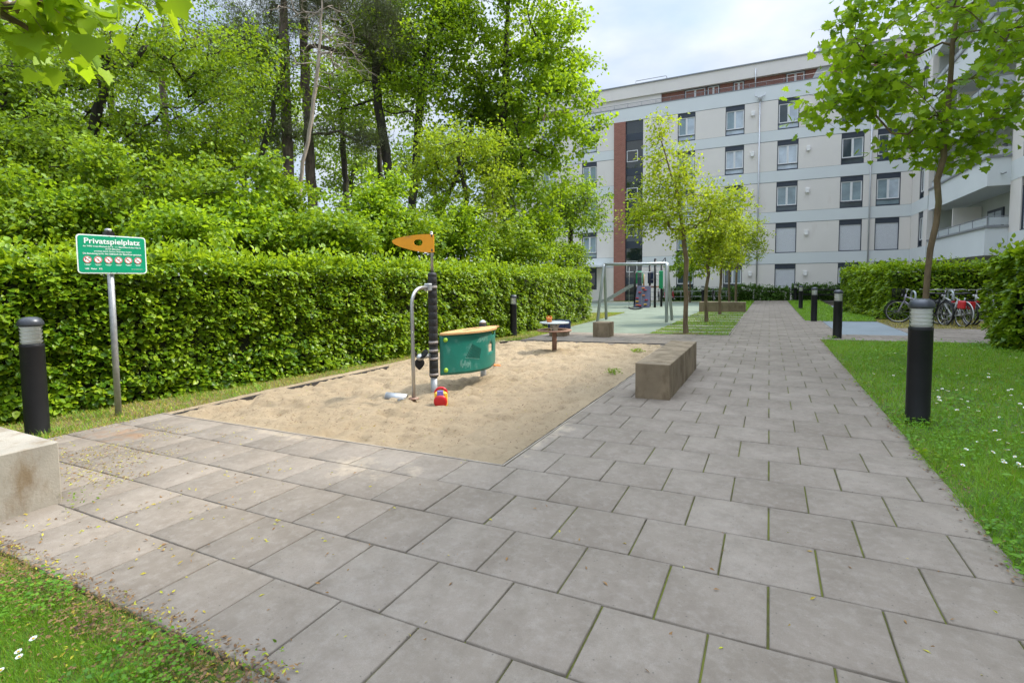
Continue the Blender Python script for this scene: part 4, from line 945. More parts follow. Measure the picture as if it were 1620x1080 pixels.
# curved teal panel, counter board, second post
A2, B2, SAG = Vector((.075,.06)), Vector((.20,1.50)), .20
def arc(t, off=0.0):
    c = A2.lerp(B2, t); d = (B2-A2).normalized(); n = Vector((d.y, -d.x)); return c+n*(SAG*4*t*(1-t)**.8*(1.05)+off)
NP = 28; zt_ = .865; zb_ = lambda t: .275-.02*math.sin(math.pi*t)+.12*max(0, t-.62)**1.6*4
hole_c = (.70, .60)
m = MB(); vs = []; nz_ = 14
for i in range(NP+1):
    t_ = i/NP
    for j in range(nz_+1):
        q = arc(t_); vs.append((q.x, q.y, zb_(t_)+(zt_-zb_(t_))*j/nz_))
fs = []
for i in range(NP):
    for j in range(nz_):
        tc_, zc_ = (i+.5)/NP, .275+(zt_-.275)*(j+.5)/nz_
        if ((tc_-hole_c[0])/.062)**2+((zc_-hole_c[1])/.085)**2 < 1: continue
        if ((tc_-.80)/.085)**2+((zc_-zt_)/.085)**2 < 1: continue
        fs.append((i*(nz_+1)+j, (i+1)*(nz_+1)+j, (i+1)*(nz_+1)+j+1, i*(nz_+1)+j+1))
m.add(vs, fs, 0, True); pn = m.build('counter_panel', M['teal'], sh); md = pn.modifiers.new('solid', 'SOLIDIFY'); md.thickness = .018; md.offset = -1
m = MB()
for (t_, z) in ((.05,.80),(.05,.345)):
    q = arc(t_, .004); d = (arc(t_+.01)-arc(t_-.01)).normalized()
    m.lathe([(.036,0),(.033,.012),(.015,.02),(.001,.021)], 14, (0,0,0), 0, True, True, Matrix.Translation((q.x,q.y,z)) @ Vector((d.y,-d.x,0)).to_track_quat('Z','Y').to_matrix().to_4x4())
m.build('bolt_cap', M['lime'], pn)
def decal(name, quad, mat, off=.0025, n=10, gaps=None, jag=0.0):
    m = MB(); rj = np.random.RandomState(int(quad[0][0]*1000))
    (t0,z0),(t1,z1),(t2,z2),(t3,z3) = quad
    for s_ in range(n):
        f0, f1 = s_/n, (s_+1)/n
        if gaps and s_ % 2: continue
        a = []
        for f in (f0, f1):
            a.append(((t0+(t1-t0)*f), (z0+(z1-z0)*f))); a.append(((t3+(t2-t3)*f), (z3+(z2-z3)*f)))
        if jag:
            lo_, hi_ = rj.uniform(0, jag, 2); a = [(t_, z+((a[(k+1) % 4 if k % 2 == 0 else k-1][1])-z)*(lo_ if k % 2 == 0 else hi_)) for k, (t_, z) in enumerate(a)]
        vs = []
        for t_, z in (a[0], a[2], a[3], a[1]): q = arc(t_, off); vs.append((q.x, q.y, z))
        m.add(vs, [(0,1,2,3)])
    return m.build(name, mat, pn)
decal('pattern', [(.27,.50),(.47,.455),(.50,.60),(.36,.70)], M['teal_dark'], n=22, gaps=True)
decal('pattern', [(.26,.497),(.46,.447),(.46,.456),(.26,.506)], M['scuff'], .003)
decal('scuff', [(.20,.33),(.33,.32),(.34,.46),(.21,.49)], M['scuff'], .0015, 18, None, .42)
decal('scuff', [(.42,.70),(.62,.70),(.63,.83),(.47,.80)], M['scuff'], .0015, 24, None, .42)
m = MB(); top = []; 
for i in range(NP+1): t_ = -.02+1.09*i/NP; q = arc(min(max(t_,0),1), .05*math.sin(math.pi*min(1,max(0,i/NP)))**.4) if t_ <= 1 else B2+(B2-A2).normalized()*((t_-1)*1.7)+Vector((.03,0)); top.append((q.x, q.y))
back = []
for i in range(NP+1):
    t_ = 1.07-1.08*i/NP; c = A2.lerp(B2, t_); d = (B2-A2).normalized(); n = Vector((d.y,-d.x)); back.append(tuple(c-n*(.16*math.sin(math.pi*min(1,max(0,i/NP)))**.7)))
poly = top+back[1:-1]; k = len(poly)
m.add([(x, y, zt_+.005) for x, y in poly]+[(x, y, zt_+.033) for x, y in poly], [tuple(range(k-1,-1,-1)), tuple(range(k,2*k))]+[(i,(i+1)%k,k+(i+1)%k,k+i) for i in range(k)])
ct = m.build('counter_board', M['tan'], sh)
m = MB()
for (u, v, a) in ((.16,.70,1.5),(.12,1.05,1.45)):
    Mx = Matrix.Translation((u,v,zt_+.0345)) @ Matrix.Rotation(a, 4, 'Z'); m.box(-.10,.10,-.018,.018,-.001,.001, M=Mx)
m.build('slot_shade_strip', M['sign_black'], ct)  # flat black strips on the board, painted for the dark inside of cut slots
m = MB(); m.lathe([(.05,-.1),(.05,.26)], 12, (.06,1.36,0)); m.build('post_base', M['galv'], sh)
m = MB(); m.lathe([(.01,.25),(.062,.25),(.062,.955),(.055,.965)], 18, (.06,1.36,0)); m.build('post', M['black_rope'], sh)
m = MB(); m.lathe([(.064,.955),(.055,.98),(.02,1.005),(.001,1.01)], 18, (.06,1.36,0)); m.build('post_cap', M['galv'], sh)

# digger scoop, toys
m = MB(); vs = []; n1 = 10
for i in range(n1+1):
    a = math.pi*i/n1
    for x in (-.15,.15): vs.append((x, -.075*math.cos(a), .085*math.sin(a)))
m.add(vs, [(2*i,2*i+1,2*i+3,2*i+2) for i in range(n1)], 0, True); m.add([(-.15,-.075*math.cos(math.pi*i/8),.085*math.sin(math.pi*i/8)) for i in range(9)], [tuple(range(9))])
m.box(.06,.15,-.15,-.075,-.01,.03); m.tube([(.05,-.12,.03),(.11,-.13,.05),(.15,-.10,.03)], .012, 6)
o = tag(m.build('sand_scoop', M['galv']), 'grey metal half pipe scoop half buried in the sand by the bent tube', 'sand scoop'); o.location = (-4.70,3.36,gz(-4.7,3.36)-.025); o.rotation_euler = (.05,.1,.42)
md = o.modifiers.new('solid','SOLIDIFY'); md.thickness = .006
ty = empty('toy_lantern', (-3.87,3.25,gz(-3.87,3.25)-.045), 'red and yellow plastic toy lying in the sand at the foot of the post', 'toy', rz=math.radians(28)); ty.scale = (1.12,)*3
m = MB(); m.bbox(-.075,.075,-.03,.075,.0,.185,.02); m.build('toy_body', M['yellow_plastic'], ty)
m = MB(); m.lathe([(.078,0),(.080,.012),(.07,.028),(.045,.034),(.001,.036)], 20, (0,0,0), 0, True, True, Matrix.Translation((0,-.03,.075)) @ Matrix.Rotation(math.pi/2, 4, 'X')); m.build('toy_front', M['red_plastic'], ty)
m = MB(); m.tube([(-.065,.02,.16)]+[(-.065*math.cos(a), .02, .165+.06*math.sin(a)) for a in np.linspace(.2, math.pi-.2, 9)]+[(.065,.02,.16)], .016, 8); m.build('toy_handle', M['red_plastic'], ty)
m = MB(); m.bbox(-.04,.035,-.045,-.031,.140,.205,.006); m.build('toy_sticker', M['violet'], ty)
m = MB(); m.tube([(.055*math.cos(a)*(1+.15*math.sin(3*a)), .05*math.sin(a), .0) for a in np.linspace(0, 2*math.pi, 19)[:-1]], .016, 8, closed=True); m.lathe([(.045,-.006),(.02,.004),(.001,.006)], 12)
o = tag(m.build('sand_mould', M['orange_plastic']), 'small orange plastic sand mould lying behind the teal panel', 'toy'); o.location = (-4.72,6.40,gz(-4.7,6.4)+.0)

# round play table
tb_ = empty('play_table', (-4.48,8.79,gz(-4.48,8.79)-.03), 'round steel sand play table with a lower rusty ring on one post', 'play table')
m = MB(); m.lathe([(.056,-.2),(.056,.52)], 16); m.build('table_post', M['rust'], tb_)
m = MB(); m.lathe([(.06,.50),(.085,.52),(.10,.60),(.12,.66),(.02,.67)], 18); m.tube([(.02,-.05,.60),(.16,-.10,.66)], .02, 6); m.build('funnel', M['galv'], tb_)
m = MB(); m.lathe([(.02,.665),(.335,.675),(.345,.685),(.345,.700),(.335,.706),(.001,.708)], 36); m.build('table_top', M['table_top'], tb_)
m = MB(); m.lathe([(.25,.50),(.40,.50),(.405,.515),(.40,.53),(.25,.53),(.25,.50)], 36, cap=False); 
for k in range(3): a = k*2.1+.4; m.box(.04,.26,-.02,.02,.505,.525, M=Matrix.Rotation(a,4,'Z'))
m.build('shelf_ring', M['rust'], tb_)
m = MB(); m.lathe([(.05,0),(.062,.02),(.066,.09),(.073,.095),(.073,.105),(.062,.105),(.052,.03),(.001,.025)], 16); m.tube([(-.066,0,.09),(-.05,0,.14),(.05,0,.14),(.066,0,.09)], .006, 5)
o = tag(m.build('toy_bucket', M['orange_plastic']), 'small orange toy bucket standing on the round play table', 'toy bucket'); o.location = (-4.57,8.70,gz(-4.48,8.79)+.678)

# swing
sw = empty('swing', (-5.07,19.1,gz(-5.07,19.1)), 'grey steel frame swing with one black seat on the green surface', 'swing')
zb2 = 2.36; xa, xb = -6.31+5.07, -3.74+5.07
m = MB(); m.tube([(xa-.02,0,zb2),(xb+.02,0,zb2-.03)], .062, 12); m.build('crossbeam', M['swing_grey'], sw)
for x, sg in ((xa,-1),(xb,1)):
    for y in (-.62,.70):
        m = MB(); m.tube([(x+sg*.12,y,-.06),(x+sg*.015,y*.10,zb2-.12),(x,y*.02,zb2-.01)], .062, 12); m.build('leg', M['swing_grey'], sw)
m = MB(); vs = []
for i in range(13):
    u = -.27+.54*i/12
    for v in (-.09,.09): vs.append((u, v, .50+.10*(u/.27)**2*.55))
m.add(vs, [(2*i,2*i+2,2*i+3,2*i+1) for i in range(12)], 0, True); se = m.build('seat', M['black_rope'], sw); se.location.x = .085
md = se.modifiers.new('solid','SOLIDIFY'); md.thickness = .05
for x in (-.185,.345):
    m = MB(); m.tube([(x,0,.55),(x+.0,0,1.4),(x,0,zb2-.05)], .009, 5); m.build('chain', M['galv'], sw)

# climbing frame
cf = empty('climbing_frame', (-7.2,32,gz(-7.2,32)), 'climbing frame with slide, holds and green panels behind the swing', 'climbing frame')
def c3(x, y, z): return (x+7.2, y-32, z+.24)
for (x, y, z) in ((-7.9,31.45,2.08),(-6.60,31.45,2.82),(-6.42,32.7,2.55),(-7.25,33.0,2.50)):
    m = MB(); m.tube([c3(x,y,-.4),c3(x,y,z)], .075, 10); po = m.build('post', M['black_metal'], cf); m = MB(); m.lathe([(.08,0),(.08,.05),(.02,.09)], 10, c3(x,y,z)); m.build('post_cap', M['black_metal'], po)
m = MB(); m.box(*(lambda a,b: (a[0],b[0],a[1],b[1],a[2],b[2]))(c3(-7.9,31.5,1.02),c3(-6.5,33.0,1.12))); m.build('platform', M['rust'], cf)
m = MB(); 
def path_sheet(m, pts, w, th, mi=0):
    vs = []
    for (x, y, z) in pts:
        for v, dz in ((-w/2,.14),(-w/2,0),(w/2,0),(w/2,.14)): vs.append(c3(x, y+v, z+dz))
    fs = []
    for i in range(len(pts)-1):
        for k in range(3): fs.append((4*i+k,4*i+k+1,4*i+4+k+1,4*i+4+k))
    m.add(vs, fs, mi)
path_sheet(m, [(-7.95,32.1,1.15),(-8.3,32.1,1.10),(-9.9,32.1,.16),(-10.4,32.1,.02),(-11.0,32.1,-.03)], .6, .03); ob = m.build('slide', M['galv'], cf); md = ob.modifiers.new('s','SOLIDIFY'); md.thickness = .05
wa = [c3(-7.72,31.42,1.18),c3(-6.86,31.42,1.12),c3(-6.84,30.95,-.28),c3(-7.82,30.95,-.28)]
m = MB(); m.add(wa+[(x,y+.04,z) for x,y,z in wa], [(0,1,2,3),(7,6,5,4),(0,4,5,1),(1,5,6,2),(2,6,7,3),(3,7,4,0)]); cw = m.build('climbing_wall', plain('slate_violet_board', (.13,.13,.20), .6, 0, .1, 3), cf)
hm = [M['red_plastic'], M['orange_plastic'], M['yellow_plastic']]
for (u, v, k) in ((.45,.10,1),(.25,.30,0),(.55,.42,1),(.12,.55,0),(.15,.70,2),(.75,.62,0),(.72,.82,2),(.36,.88,0),(.2,.86,1),(.62,.18,0)):
    a = Vector(wa[0]).lerp(Vector(wa[1]), u); b = Vector(wa[3]).lerp(Vector(wa[2]), u); q = a.lerp(b, v)
    m = MB(); m.lathe([(.001,-.045),(.07,-.04),(.10,-.01),(.09,.02),(.04,.035),(.001,.036)], 10, (0,0,0), 0, True, False, Matrix.Translation(q+Vector((0,-.05,0))) @ Matrix.Diagonal((1.15,.7,.8,1))); m.build('climbing_hold', hm[k], cw)
gp = plain('bright_green_panel', (.02,.30,.12), .45, 0, .06)
m = MB(); m.tube([c3(-7.8,31.5,1.3),c3(-7.8,31.5,1.95),c3(-7.72,31.5,2.04),c3(-7.5,31.5,2.04),c3(-7.42,31.5,1.95),c3(-7.42,31.5,1.3)], .06, 8); m.build('panel', gp, cf)
m = MB(); m.bbox(*(lambda a,b: (a[0],b[0],a[1],b[1],a[2],b[2]))(c3(-6.52,32.3,.95),c3(-6.26,32.38,2.12)), .03); m.build('panel', gp, cf)
m = MB(); m.bbox(*(lambda a,b: (a[0],b[0],a[1],b[1],a[2],b[2]))(c3(-7.38,32.95,1.3),c3(-7.0,33.0,2.1)), .03); m.build('panel', M['navy'], cf)
m = MB(); m.tube([c3(-7.9,31.45,2.02),c3(-6.6,31.45,2.02)], .03, 6); m.tube([c3(-7.25,33,1.55),c3(-6.42,32.7,1.55)], .025, 6); m.tube([c3(-6.6,31.45,1.9),c3(-6.42,32.7,1.9)], .025, 6); m.tube([c3(-6.95,33,2.0),c3(-6.95,33,1.1)], .02, 6); m.build('bar', M['galv'], cf)
m = MB(); m.tube([c3(-6.6,31.45,2.5),c3(-6.3,31.45,2.5),c3(-5.97,31.45,2.93),c3(-5.96,31.45,2.9),c3(-5.95,31.45,-.3)], .026, 6); m.build('sliding_pole', M['black_metal'], cf)
m = MB(); m.tube([c3(-7.35,31.6,1.12),c3(-7.35,31.6,1.9)], .05, 7); m.build('bar', M['tan'], cf)

# ------------------------------------------------------------------ bicycles
def make_bike(label, group, fcol, accent, basket=None, child=False, rack=True):
    root = empty('bicycle', (0,0,0), label, 'bicycle', group)
    R_ = .35; hubs = [(-.54,0,R_),(.54,0,R_)]
    for hx, _, hz in hubs:
        m = MB(); m.tube([(hx+R_*.93*math.cos(a),0,hz+R_*.93*math.sin(a)) for a in np.linspace(0,2*math.pi,29)[:-1]], .012, 6, closed=True)
        for k in range(14):
            a = 2*math.pi*k/14; m.tube([(hx,.02*(-1)**k,hz),(hx+R_*.92*math.cos(a),0,hz+R_*.92*math.sin(a))], .0028, 3, cap=False)
        m.tube([(hx,-.05,hz),(hx,.05,hz)], .022, 8); w = m.build('wheel', M['steel'], root)
        m = MB(); m.tube([(hx+R_*math.cos(a),0,hz+R_*math.sin(a)) for a in np.linspace(0,2*math.pi,33)[:-1]], .022, 7, closed=True); m.build('tyre', M['black_rope'], w)
    bb = (-.08,0,.29); st = (-.24,0,.82); ht = (.36,0,.92); hb = (.40,0,.70)
    m = MB(); m.tube([bb,st], .020, 8); m.tube([bb,hb], .024, 8); m.tube([(-.20,0,.66),(.375,0,.84)], .019, 8); m.tube([hb,ht], .024, 8)
    for y in (-.055,.055): m.tube([bb,(-.54,y,R_)], .011, 5); m.tube([(-.215,0,.72),(-.54,y,R_)], .010, 5); m.tube([(.40,y*.6,.70),(.44,y,.62),(.54,y,R_)], .012, 5)
    m.build('frame', fcol, root)
    m = MB(); m.tube([st,(-.262,0,.93)], .014, 6); m.bbox(-.40,-.13,-.07,.07,.93,.985,.024); m.build('saddle', M['black_rope'], root)
    m = MB(); m.tube([ht,(.335,0,1.04)], .014, 6); m.tube([(.24,-.30,1.06),(.34,-.22,1.08),(.37,0,1.05),(.34,.22,1.08),(.24,.30,1.06)], .012, 6); m.build('handlebar', M['steel'], root)
    m = MB()
    for hx, a0, a1 in ((-.54,20,200),(.54,-10,150)): m.tube([(hx+.39*math.cos(math.radians(a)),0,R_+.39*math.sin(math.radians(a))) for a in np.linspace(a0,a1,14)], .016, 5)
    m.build('mudguard', accent, root)
    if rack: m = MB(); m.tube([(-.25,.05,.76),(-.82,.06,.76),(-.82,-.06,.76),(-.25,-.05,.76)], .009, 5); m.tube([(-.54,.06,.76),(-.54,.06,R_)], .007, 4); m.tube([(-.54,-.06,.76),(-.54,-.06,R_)], .007, 4); m.build('rear_rack', M['black_metal'], root)
    m = MB(); m.tube([(-.08,-.08,.29),(-.08,.08,.29)], .018, 6); m.tube([(-.08,.08,.29),(.05,.08,.18)], .010, 5); m.tube([(-.08,-.08,.29),(-.21,-.08,.40)], .010, 5); m.bbox(.0,.1,.08,.16,.165,.195,.01); m.bbox(-.26,-.16,-.16,-.08,.385,.415,.01); m.lathe([(.09,0),(.09,.006)], 16, (0,0,0), 0, True, True, Matrix.Translation((-.08,-.05,.29)) @ Matrix.Rotation(math.pi/2,4,'X')); m.build('crank', M['steel'], root)
    m = MB(); m.lathe([(.03,0),(.04,.05),(.02,.06)], 10, (0,0,0), 0, True, True, Matrix.Translation((.42,0,.88)) @ Matrix.Rotation(math.pi/2,4,'Y')); m.build('headlight', M['steel'], root)
    m = MB(); m.bbox(-.86,-.83,-.05,.05,.70,.75,.008); m.build('tail_light', M['red_plastic'], root)
    if basket == 'front':
        m = MB()
        for z in np.linspace(.84,1.10,6): m.tube([(.42,-.17,z),(.70,-.17,z),(.70,.17,z),(.42,.17,z)], .008, 4, closed=True)
        for x, y in [(x, y) for x in (.42,.52,.62,.70) for y in (-.17,.17)]+[(.70,y) for y in (-.09,0,.09)]+[(.42,y) for y in (-.09,0,.09)]: m.tube([(x,y,.84),(x,y,1.10)], .006, 4)
        m.box(.42,.70,-.17,.17,.835,.845); m.build('basket', M['black_metal'], root)
    if basket == 'rear':
        m = MB(); m.bbox(-.74,-.48,-.17,-.07,.52,.76,.03); m.bbox(-.74,-.48,.07,.17,.52,.76,.03); m.build('pannier', M['red_plastic'], root); 
    root.scale = (1.06,)*3
    return root
whitep = plain('white_bike_paint', (.62,.62,.62), .35, 0, .04); lil = plain('pale_lilac_paint', (.45,.42,.50), .35, 0, .04); blk = M['black_metal']; silv = plain('silver_paint', (.50,.51,.50), .35, .5, .05); redp = plain('red_bike_paint', (.42,.02,.03), .4)
GB = 'bicycles parked by the right hedge'
def put(o, x, y, deg, lean=5):
    o.location = (x, y, gz(x, y)-.015); o.rotation_euler = (math.radians(lean), 0, math.radians(deg))
put(make_bike('dark bicycle with a black front basket left of the maple trunk', GB, lil, blk, 'front'), 4.55, 19.5, 160, 4)
put(make_bike('silver white bicycle with red panniers in the middle of the parked row', GB, whitep, silv, 'rear'), 5.15, 18.6, 108, 4)
put(make_bike('pale bicycle partly hidden by the cut corner of the near right hedge', GB, whitep, blk), 6.0, 18.3, 112, -4)
put(make_bike('black bicycle standing upright just right of the maple trunk', GB, blk, blk), 4.85, 19.2, 108, 3)
put(make_bike('grey bicycle behind the one with red panniers', GB, silv, blk), 5.55, 19.4, 105, 4)
for i, x in enumerate((4.4,5.4,6.4)):
    m = MB(); pts = [(x,19.9,gz(x,19.9)-.1),(x,19.9,gz(x,19.9)+.95)]+[(x,19.9-.3*(1-math.cos(a)),gz(x,19.9)+.95+.12*math.sin(a)) for a in np.linspace(.3,math.pi,7)]+[(x,19.3,gz(x,19.9)-.1)]
    m.tube(pts, .03, 8); tag(m.build('bike_stand', M['table_top']), ['pale steel bike stand at the left of the bicycle row','pale steel bike stand behind the silver white bicycle','pale steel bike stand at the right of the bicycle row'][i], 'bike stand', 'bike stands by the right hedge')
GF = 'bicycles in front of the facing building'
for x, deg, fc, ac, lab in ((-7.3,100,redp,redp,'red bicycle standing before the far building wall left of the first young tree'),(-6.1,95,blk,blk,'dark bicycle right of the red one before the far wall'),(-4.1,92,blk,blk,'black bicycle before the far wall behind the far bollard'),(-3.6,95,silv,blk,'silver bicycle at the right end of the far row'),(-8.5,100,blk,blk,'black bicycle at the left end of the far row behind the climbing frame'),(-8.0,98,whitep,redp,'white bicycle with red mudguards in the far row behind the climbing frame')):
    put(make_bike(lab, GF, fc, ac), x, 43.0+.2*math.sin(x*3), deg+180, 3)
m = MB()
for x in np.arange(-9.5,-2.9,.9): m.tube([(x,43.75,gz(x,43)-.1),(x,43.75,gz(x,43)+.8)], .02, 5)
for z in (.35,.8): m.tube([(-9.5,43.75,gz(-9.5,43)+z),(-2.9,43.75,gz(-3,43)+z)], .02, 5)
tag(m.build('low_railing', M['galv']), 'low steel railing behind the far bicycles', 'railing')
m = MB()
for z in (.42,.80): m.box(1.35,4.9,43.55,43.6,gz(3,43)+z-.05,gz(3,43)+z+.05)
for x in (1.4,3.1,4.85): m.box(x-.05,x+.05,43.6,43.7,gz(3,43)-.2,gz(3,43)+.95)
tag(m.build('low_fence', M['black_metal']), 'low dark two rail fence at the end of the path', 'fence')
# mesh panel at the right hedge
m = MB(); x0, y0 = 4.78, 11.22; g0 = gz(x0,y0)
for xx in (0,.9): m.box(x0+xx-.025,x0+xx+.025,y0-.02,y0+.02,g0-.1,g0+.98)
for z in np.linspace(.05,.95,19): m.box(x0+.026,x0+.874,y0-.004,y0+.004,g0+z-.004,g0+z+.004)
for xx in np.linspace(.05,.85,17): m.box(x0+xx-.003,x0+xx+.003,y0+.005,y0+.011,g0+.02,g0+.98)
m.box(x0+.026,x0+.874,y0-.012,y0+.012,g0+.94,g0+.98)
tag(m.build('mesh_gate', M['galv']), 'grey green wire mesh gate panel standing before the near right hedge', 'gate')

# ------------------------------------------------------------------ hedges
def hedge(name, label, cat, foot, h, size, dens, topdens, mats, seed, skip=(), inset=.14, far_ref=9., relief=.20):
    """foot: counter-clockwise outline; dens leaves per square metre at far_ref metres from the camera"""
    r = np.random.RandomState(seed); n = len(foot); parts = []; parts_top = []
    root = empty(name, (foot[0][0], foot[0][1], gz(*foot[0])), label, cat); ox, oy, oz = root.location
    def emit(P, outw, dst, young):
        k = len(P)
        rel = fbm(P*np.array([1.5,1.5,1.9])+seed, 3)-.5; rel2 = vnoise(P*np.array([4.2,4.2,6.5])+seed)-.5
        P = P+outw*(rel*relief*2+rel2*.20-np.abs(r.normal(0, .05, k)))[:, None]
        rnd_ = r.normal(0, 1, (k, 3))
        ax = outw*.55+rnd_*np.array([.5,.5,.30])+np.array([0,0,-.28 if not young else .25])
        nr = outw*.50+np.array([0,0,.75])+r.normal(0, .34, (k, 3))
        dst.append(scatter(P-np.array([ox,oy,oz]), ax, nr, size*r.uniform(.5, 1.45, k), r.uniform(.75, 1.0, k)*.8, LEAF6))
    for i in range(n):
        if i in skip: continue
        a = np.array(foot[i]); b = np.array(foot[(i+1) % n]); d = b-a; ln = np.hypot(*d); o = np.array([d[1], -d[0]])/ln
        ns = max(1, int(ln/1.5))
        for s_ in range(ns):
            p0, p1 = a+d*s_/ns, a+d*(s_+1)/ns; mid = (p0+p1)/2; dist = np.hypot(*(mid-CAM[:2]))
            k = int(dens*(ln/ns)*h*min(1.5, (far_ref/max(dist, 5.))**1.0)); t = r.rand(k)
            P2 = p0+(p1-p0)*t[:, None]; z = gzv(P2[:, 0], P2[:, 1])+h*r.rand(k)**.95
            fr = (z-gzv(P2[:, 0], P2[:, 1]))/h; yg = r.rand(k) < np.clip((fr-.62)/.38, 0, 1)**1.4*.55+.03; P3 = np.column_stack([P2, z])
            for m_, dst in ((~yg, parts), (yg, parts_top)): emit(P3[m_], np.tile(np.array([o[0], o[1], 0.0]), (int(m_.sum()), 1)), dst, False)
            k2 = int(dens*.26*(ln/ns)*min(1.5, far_ref/max(dist, 5.))); t = r.rand(k2)   # loose rim along the top edge
            P2 = p0+(p1-p0)*t[:, None]-o*np.abs(r.normal(0, .10, k2))[:, None]; z = gzv(P2[:, 0], P2[:, 1])+h+r.normal(0, .07, k2)+np.abs(r.normal(0, .07, k2))*(r.rand(k2) < .5)
            emit(np.column_stack([P2, z]), unit(np.tile(np.array([o[0]*.4, o[1]*.4, .9]), (k2, 1))), parts_top, True)
    xs_ = [p[0] for p in foot]; ys_ = [p[1] for p in foot]
    k = int((max(xs_)-min(xs_))*(max(ys_)-min(ys_))*topdens); P2 = np.stack([r.uniform(min(xs_), max(xs_), k), r.uniform(min(ys_), max(ys_), k)], -1); P2 = P2[inpoly(P2, foot)]
    dist = np.hypot(P2[:, 0]-CAM[0], P2[:, 1]-CAM[1]); P2 = P2[r.rand(len(P2)) < np.minimum(1, far_ref*1.2/dist)]; k = len(P2)
    z = gzv(P2[:, 0], P2[:, 1])+h+np.where(r.rand(k) < .34, r.uniform(0, .34, k), r.normal(0, .06, k))
    emit(np.column_stack([P2, z]), np.tile(np.array([0,0,1.0]), (k, 1)), parts_top, True)
    V, fs = merge(parts); np_obj('foliage', V, fs, mats[0], root); V, fs = merge(parts_top); np_obj('young_shoots', V, fs, mats[1], root)
    # solid dark core, the outline drawn in; its colour stands for inner shade
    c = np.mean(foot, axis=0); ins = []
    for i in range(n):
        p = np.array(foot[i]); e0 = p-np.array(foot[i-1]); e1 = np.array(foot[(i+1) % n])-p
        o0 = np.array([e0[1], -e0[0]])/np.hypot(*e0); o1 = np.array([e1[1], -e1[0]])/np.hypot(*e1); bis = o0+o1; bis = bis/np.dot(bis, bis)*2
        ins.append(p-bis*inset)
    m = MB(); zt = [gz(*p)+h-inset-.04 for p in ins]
    m.add([(p[0]-ox, p[1]-oy, gz(*p)-.1-oz) for p in ins]+[(p[0]-ox, p[1]-oy, z-oz) for p, z in zip(ins, zt)], [tuple(range(n, 2*n))]+[(i, (i+1) % n, n+(i+1) % n, n+i) for i in range(n)]); m.build('dark_core', M['core'], root)
    return root
front = [(-10.2,-6),(-9.2,-3),(-8.55,0),(-7.95,2.6),(-7.55,4.8),(-7.38,7),(-7.32,10),(-7.25,14),(-7.15,19.8)]
back = [(-8.9,19.8),(-9.0,10),(-9.3,5),(-10.0,0.5),(-11.6,-5.5)]
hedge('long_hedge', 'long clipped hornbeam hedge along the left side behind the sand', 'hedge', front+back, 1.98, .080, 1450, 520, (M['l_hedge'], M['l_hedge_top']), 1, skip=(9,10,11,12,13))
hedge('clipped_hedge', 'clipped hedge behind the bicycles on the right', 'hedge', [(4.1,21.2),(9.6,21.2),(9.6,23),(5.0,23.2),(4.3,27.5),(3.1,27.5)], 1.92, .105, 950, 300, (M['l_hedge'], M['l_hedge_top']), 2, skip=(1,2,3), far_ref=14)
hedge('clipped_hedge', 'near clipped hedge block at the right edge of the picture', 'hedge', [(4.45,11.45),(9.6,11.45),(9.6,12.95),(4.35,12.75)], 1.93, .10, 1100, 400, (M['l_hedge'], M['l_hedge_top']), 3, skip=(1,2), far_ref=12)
for i, (x0, x1, y, h, lab) in enumerate([(-2.45,-.98,42.4,1.02,'low dark bush left of the rain pipe at the end of the path'),(-.80,1.25,42.6,.92,'low dark bush right of the rain pipe at the end of the path'),(1.6,3.3,44.0,1.0,'loose low bush behind the far bollards'),(3.35,5.2,44.1,.95,'loose low bush behind the dark two rail fence'),(-8.6,-5.6,44.3,.85,'low green bush behind the red bicycle'),(-5.5,-2.7,44.3,.8,'low green bush behind the black bicycle')]):
    hedge('low_bush', lab, 'bush', [(x0,y),(x1,y),(x1,y+.62),(x0,y+.62)], h, .11, 700, 260, (M['l_low'], M['l_low']), 20+i, skip=(2,), far_ref=45, relief=.22, inset=.2)

# ------------------------------------------------------------------ trees
def tube_np(chains, pos, rad, sides_fn):
    Vs, Fs = [], []; b = 0
    for ch in chains:
        P = pos[ch]; R_ = rad[ch].copy(); n = len(ch); k = sides_fn(R_.max())
        T = np.gradient(P, axis=0); T = unit(T)
        ref = np.array([0,0,1.0]) if abs(T[0, 2]) < .9 else np.array([1.0,0,0])
        U_ = np.zeros_like(P); u = unit(np.cross(T[0], ref))
        for i in range(n):
            u = u-T[i]*np.dot(u, T[i]); u = u/max(1e-9, np.linalg.norm(u)); U_[i] = u
        W_ = np.cross(T, U_); a = np.linspace(0, 2*np.pi, k+1)[:-1]
        V = P[:, None, :]+R_[:, None, None]*(np.cos(a)[None, :, None]*U_[:, None, :]+np.sin(a)[None, :, None]*W_[:, None, :])
        i = np.arange(n*k).reshape(n, k); F = np.stack([i[:-1], np.roll(i, -1, 1)[:-1], np.roll(i, -1, 1)[1:], i[1:]], -1).reshape(-1, 4)
        Vs.append(V.reshape(-1, 3)); Fs.append(F+b); b += n*k
    return np.concatenate(Vs), [np.concatenate(Fs)]
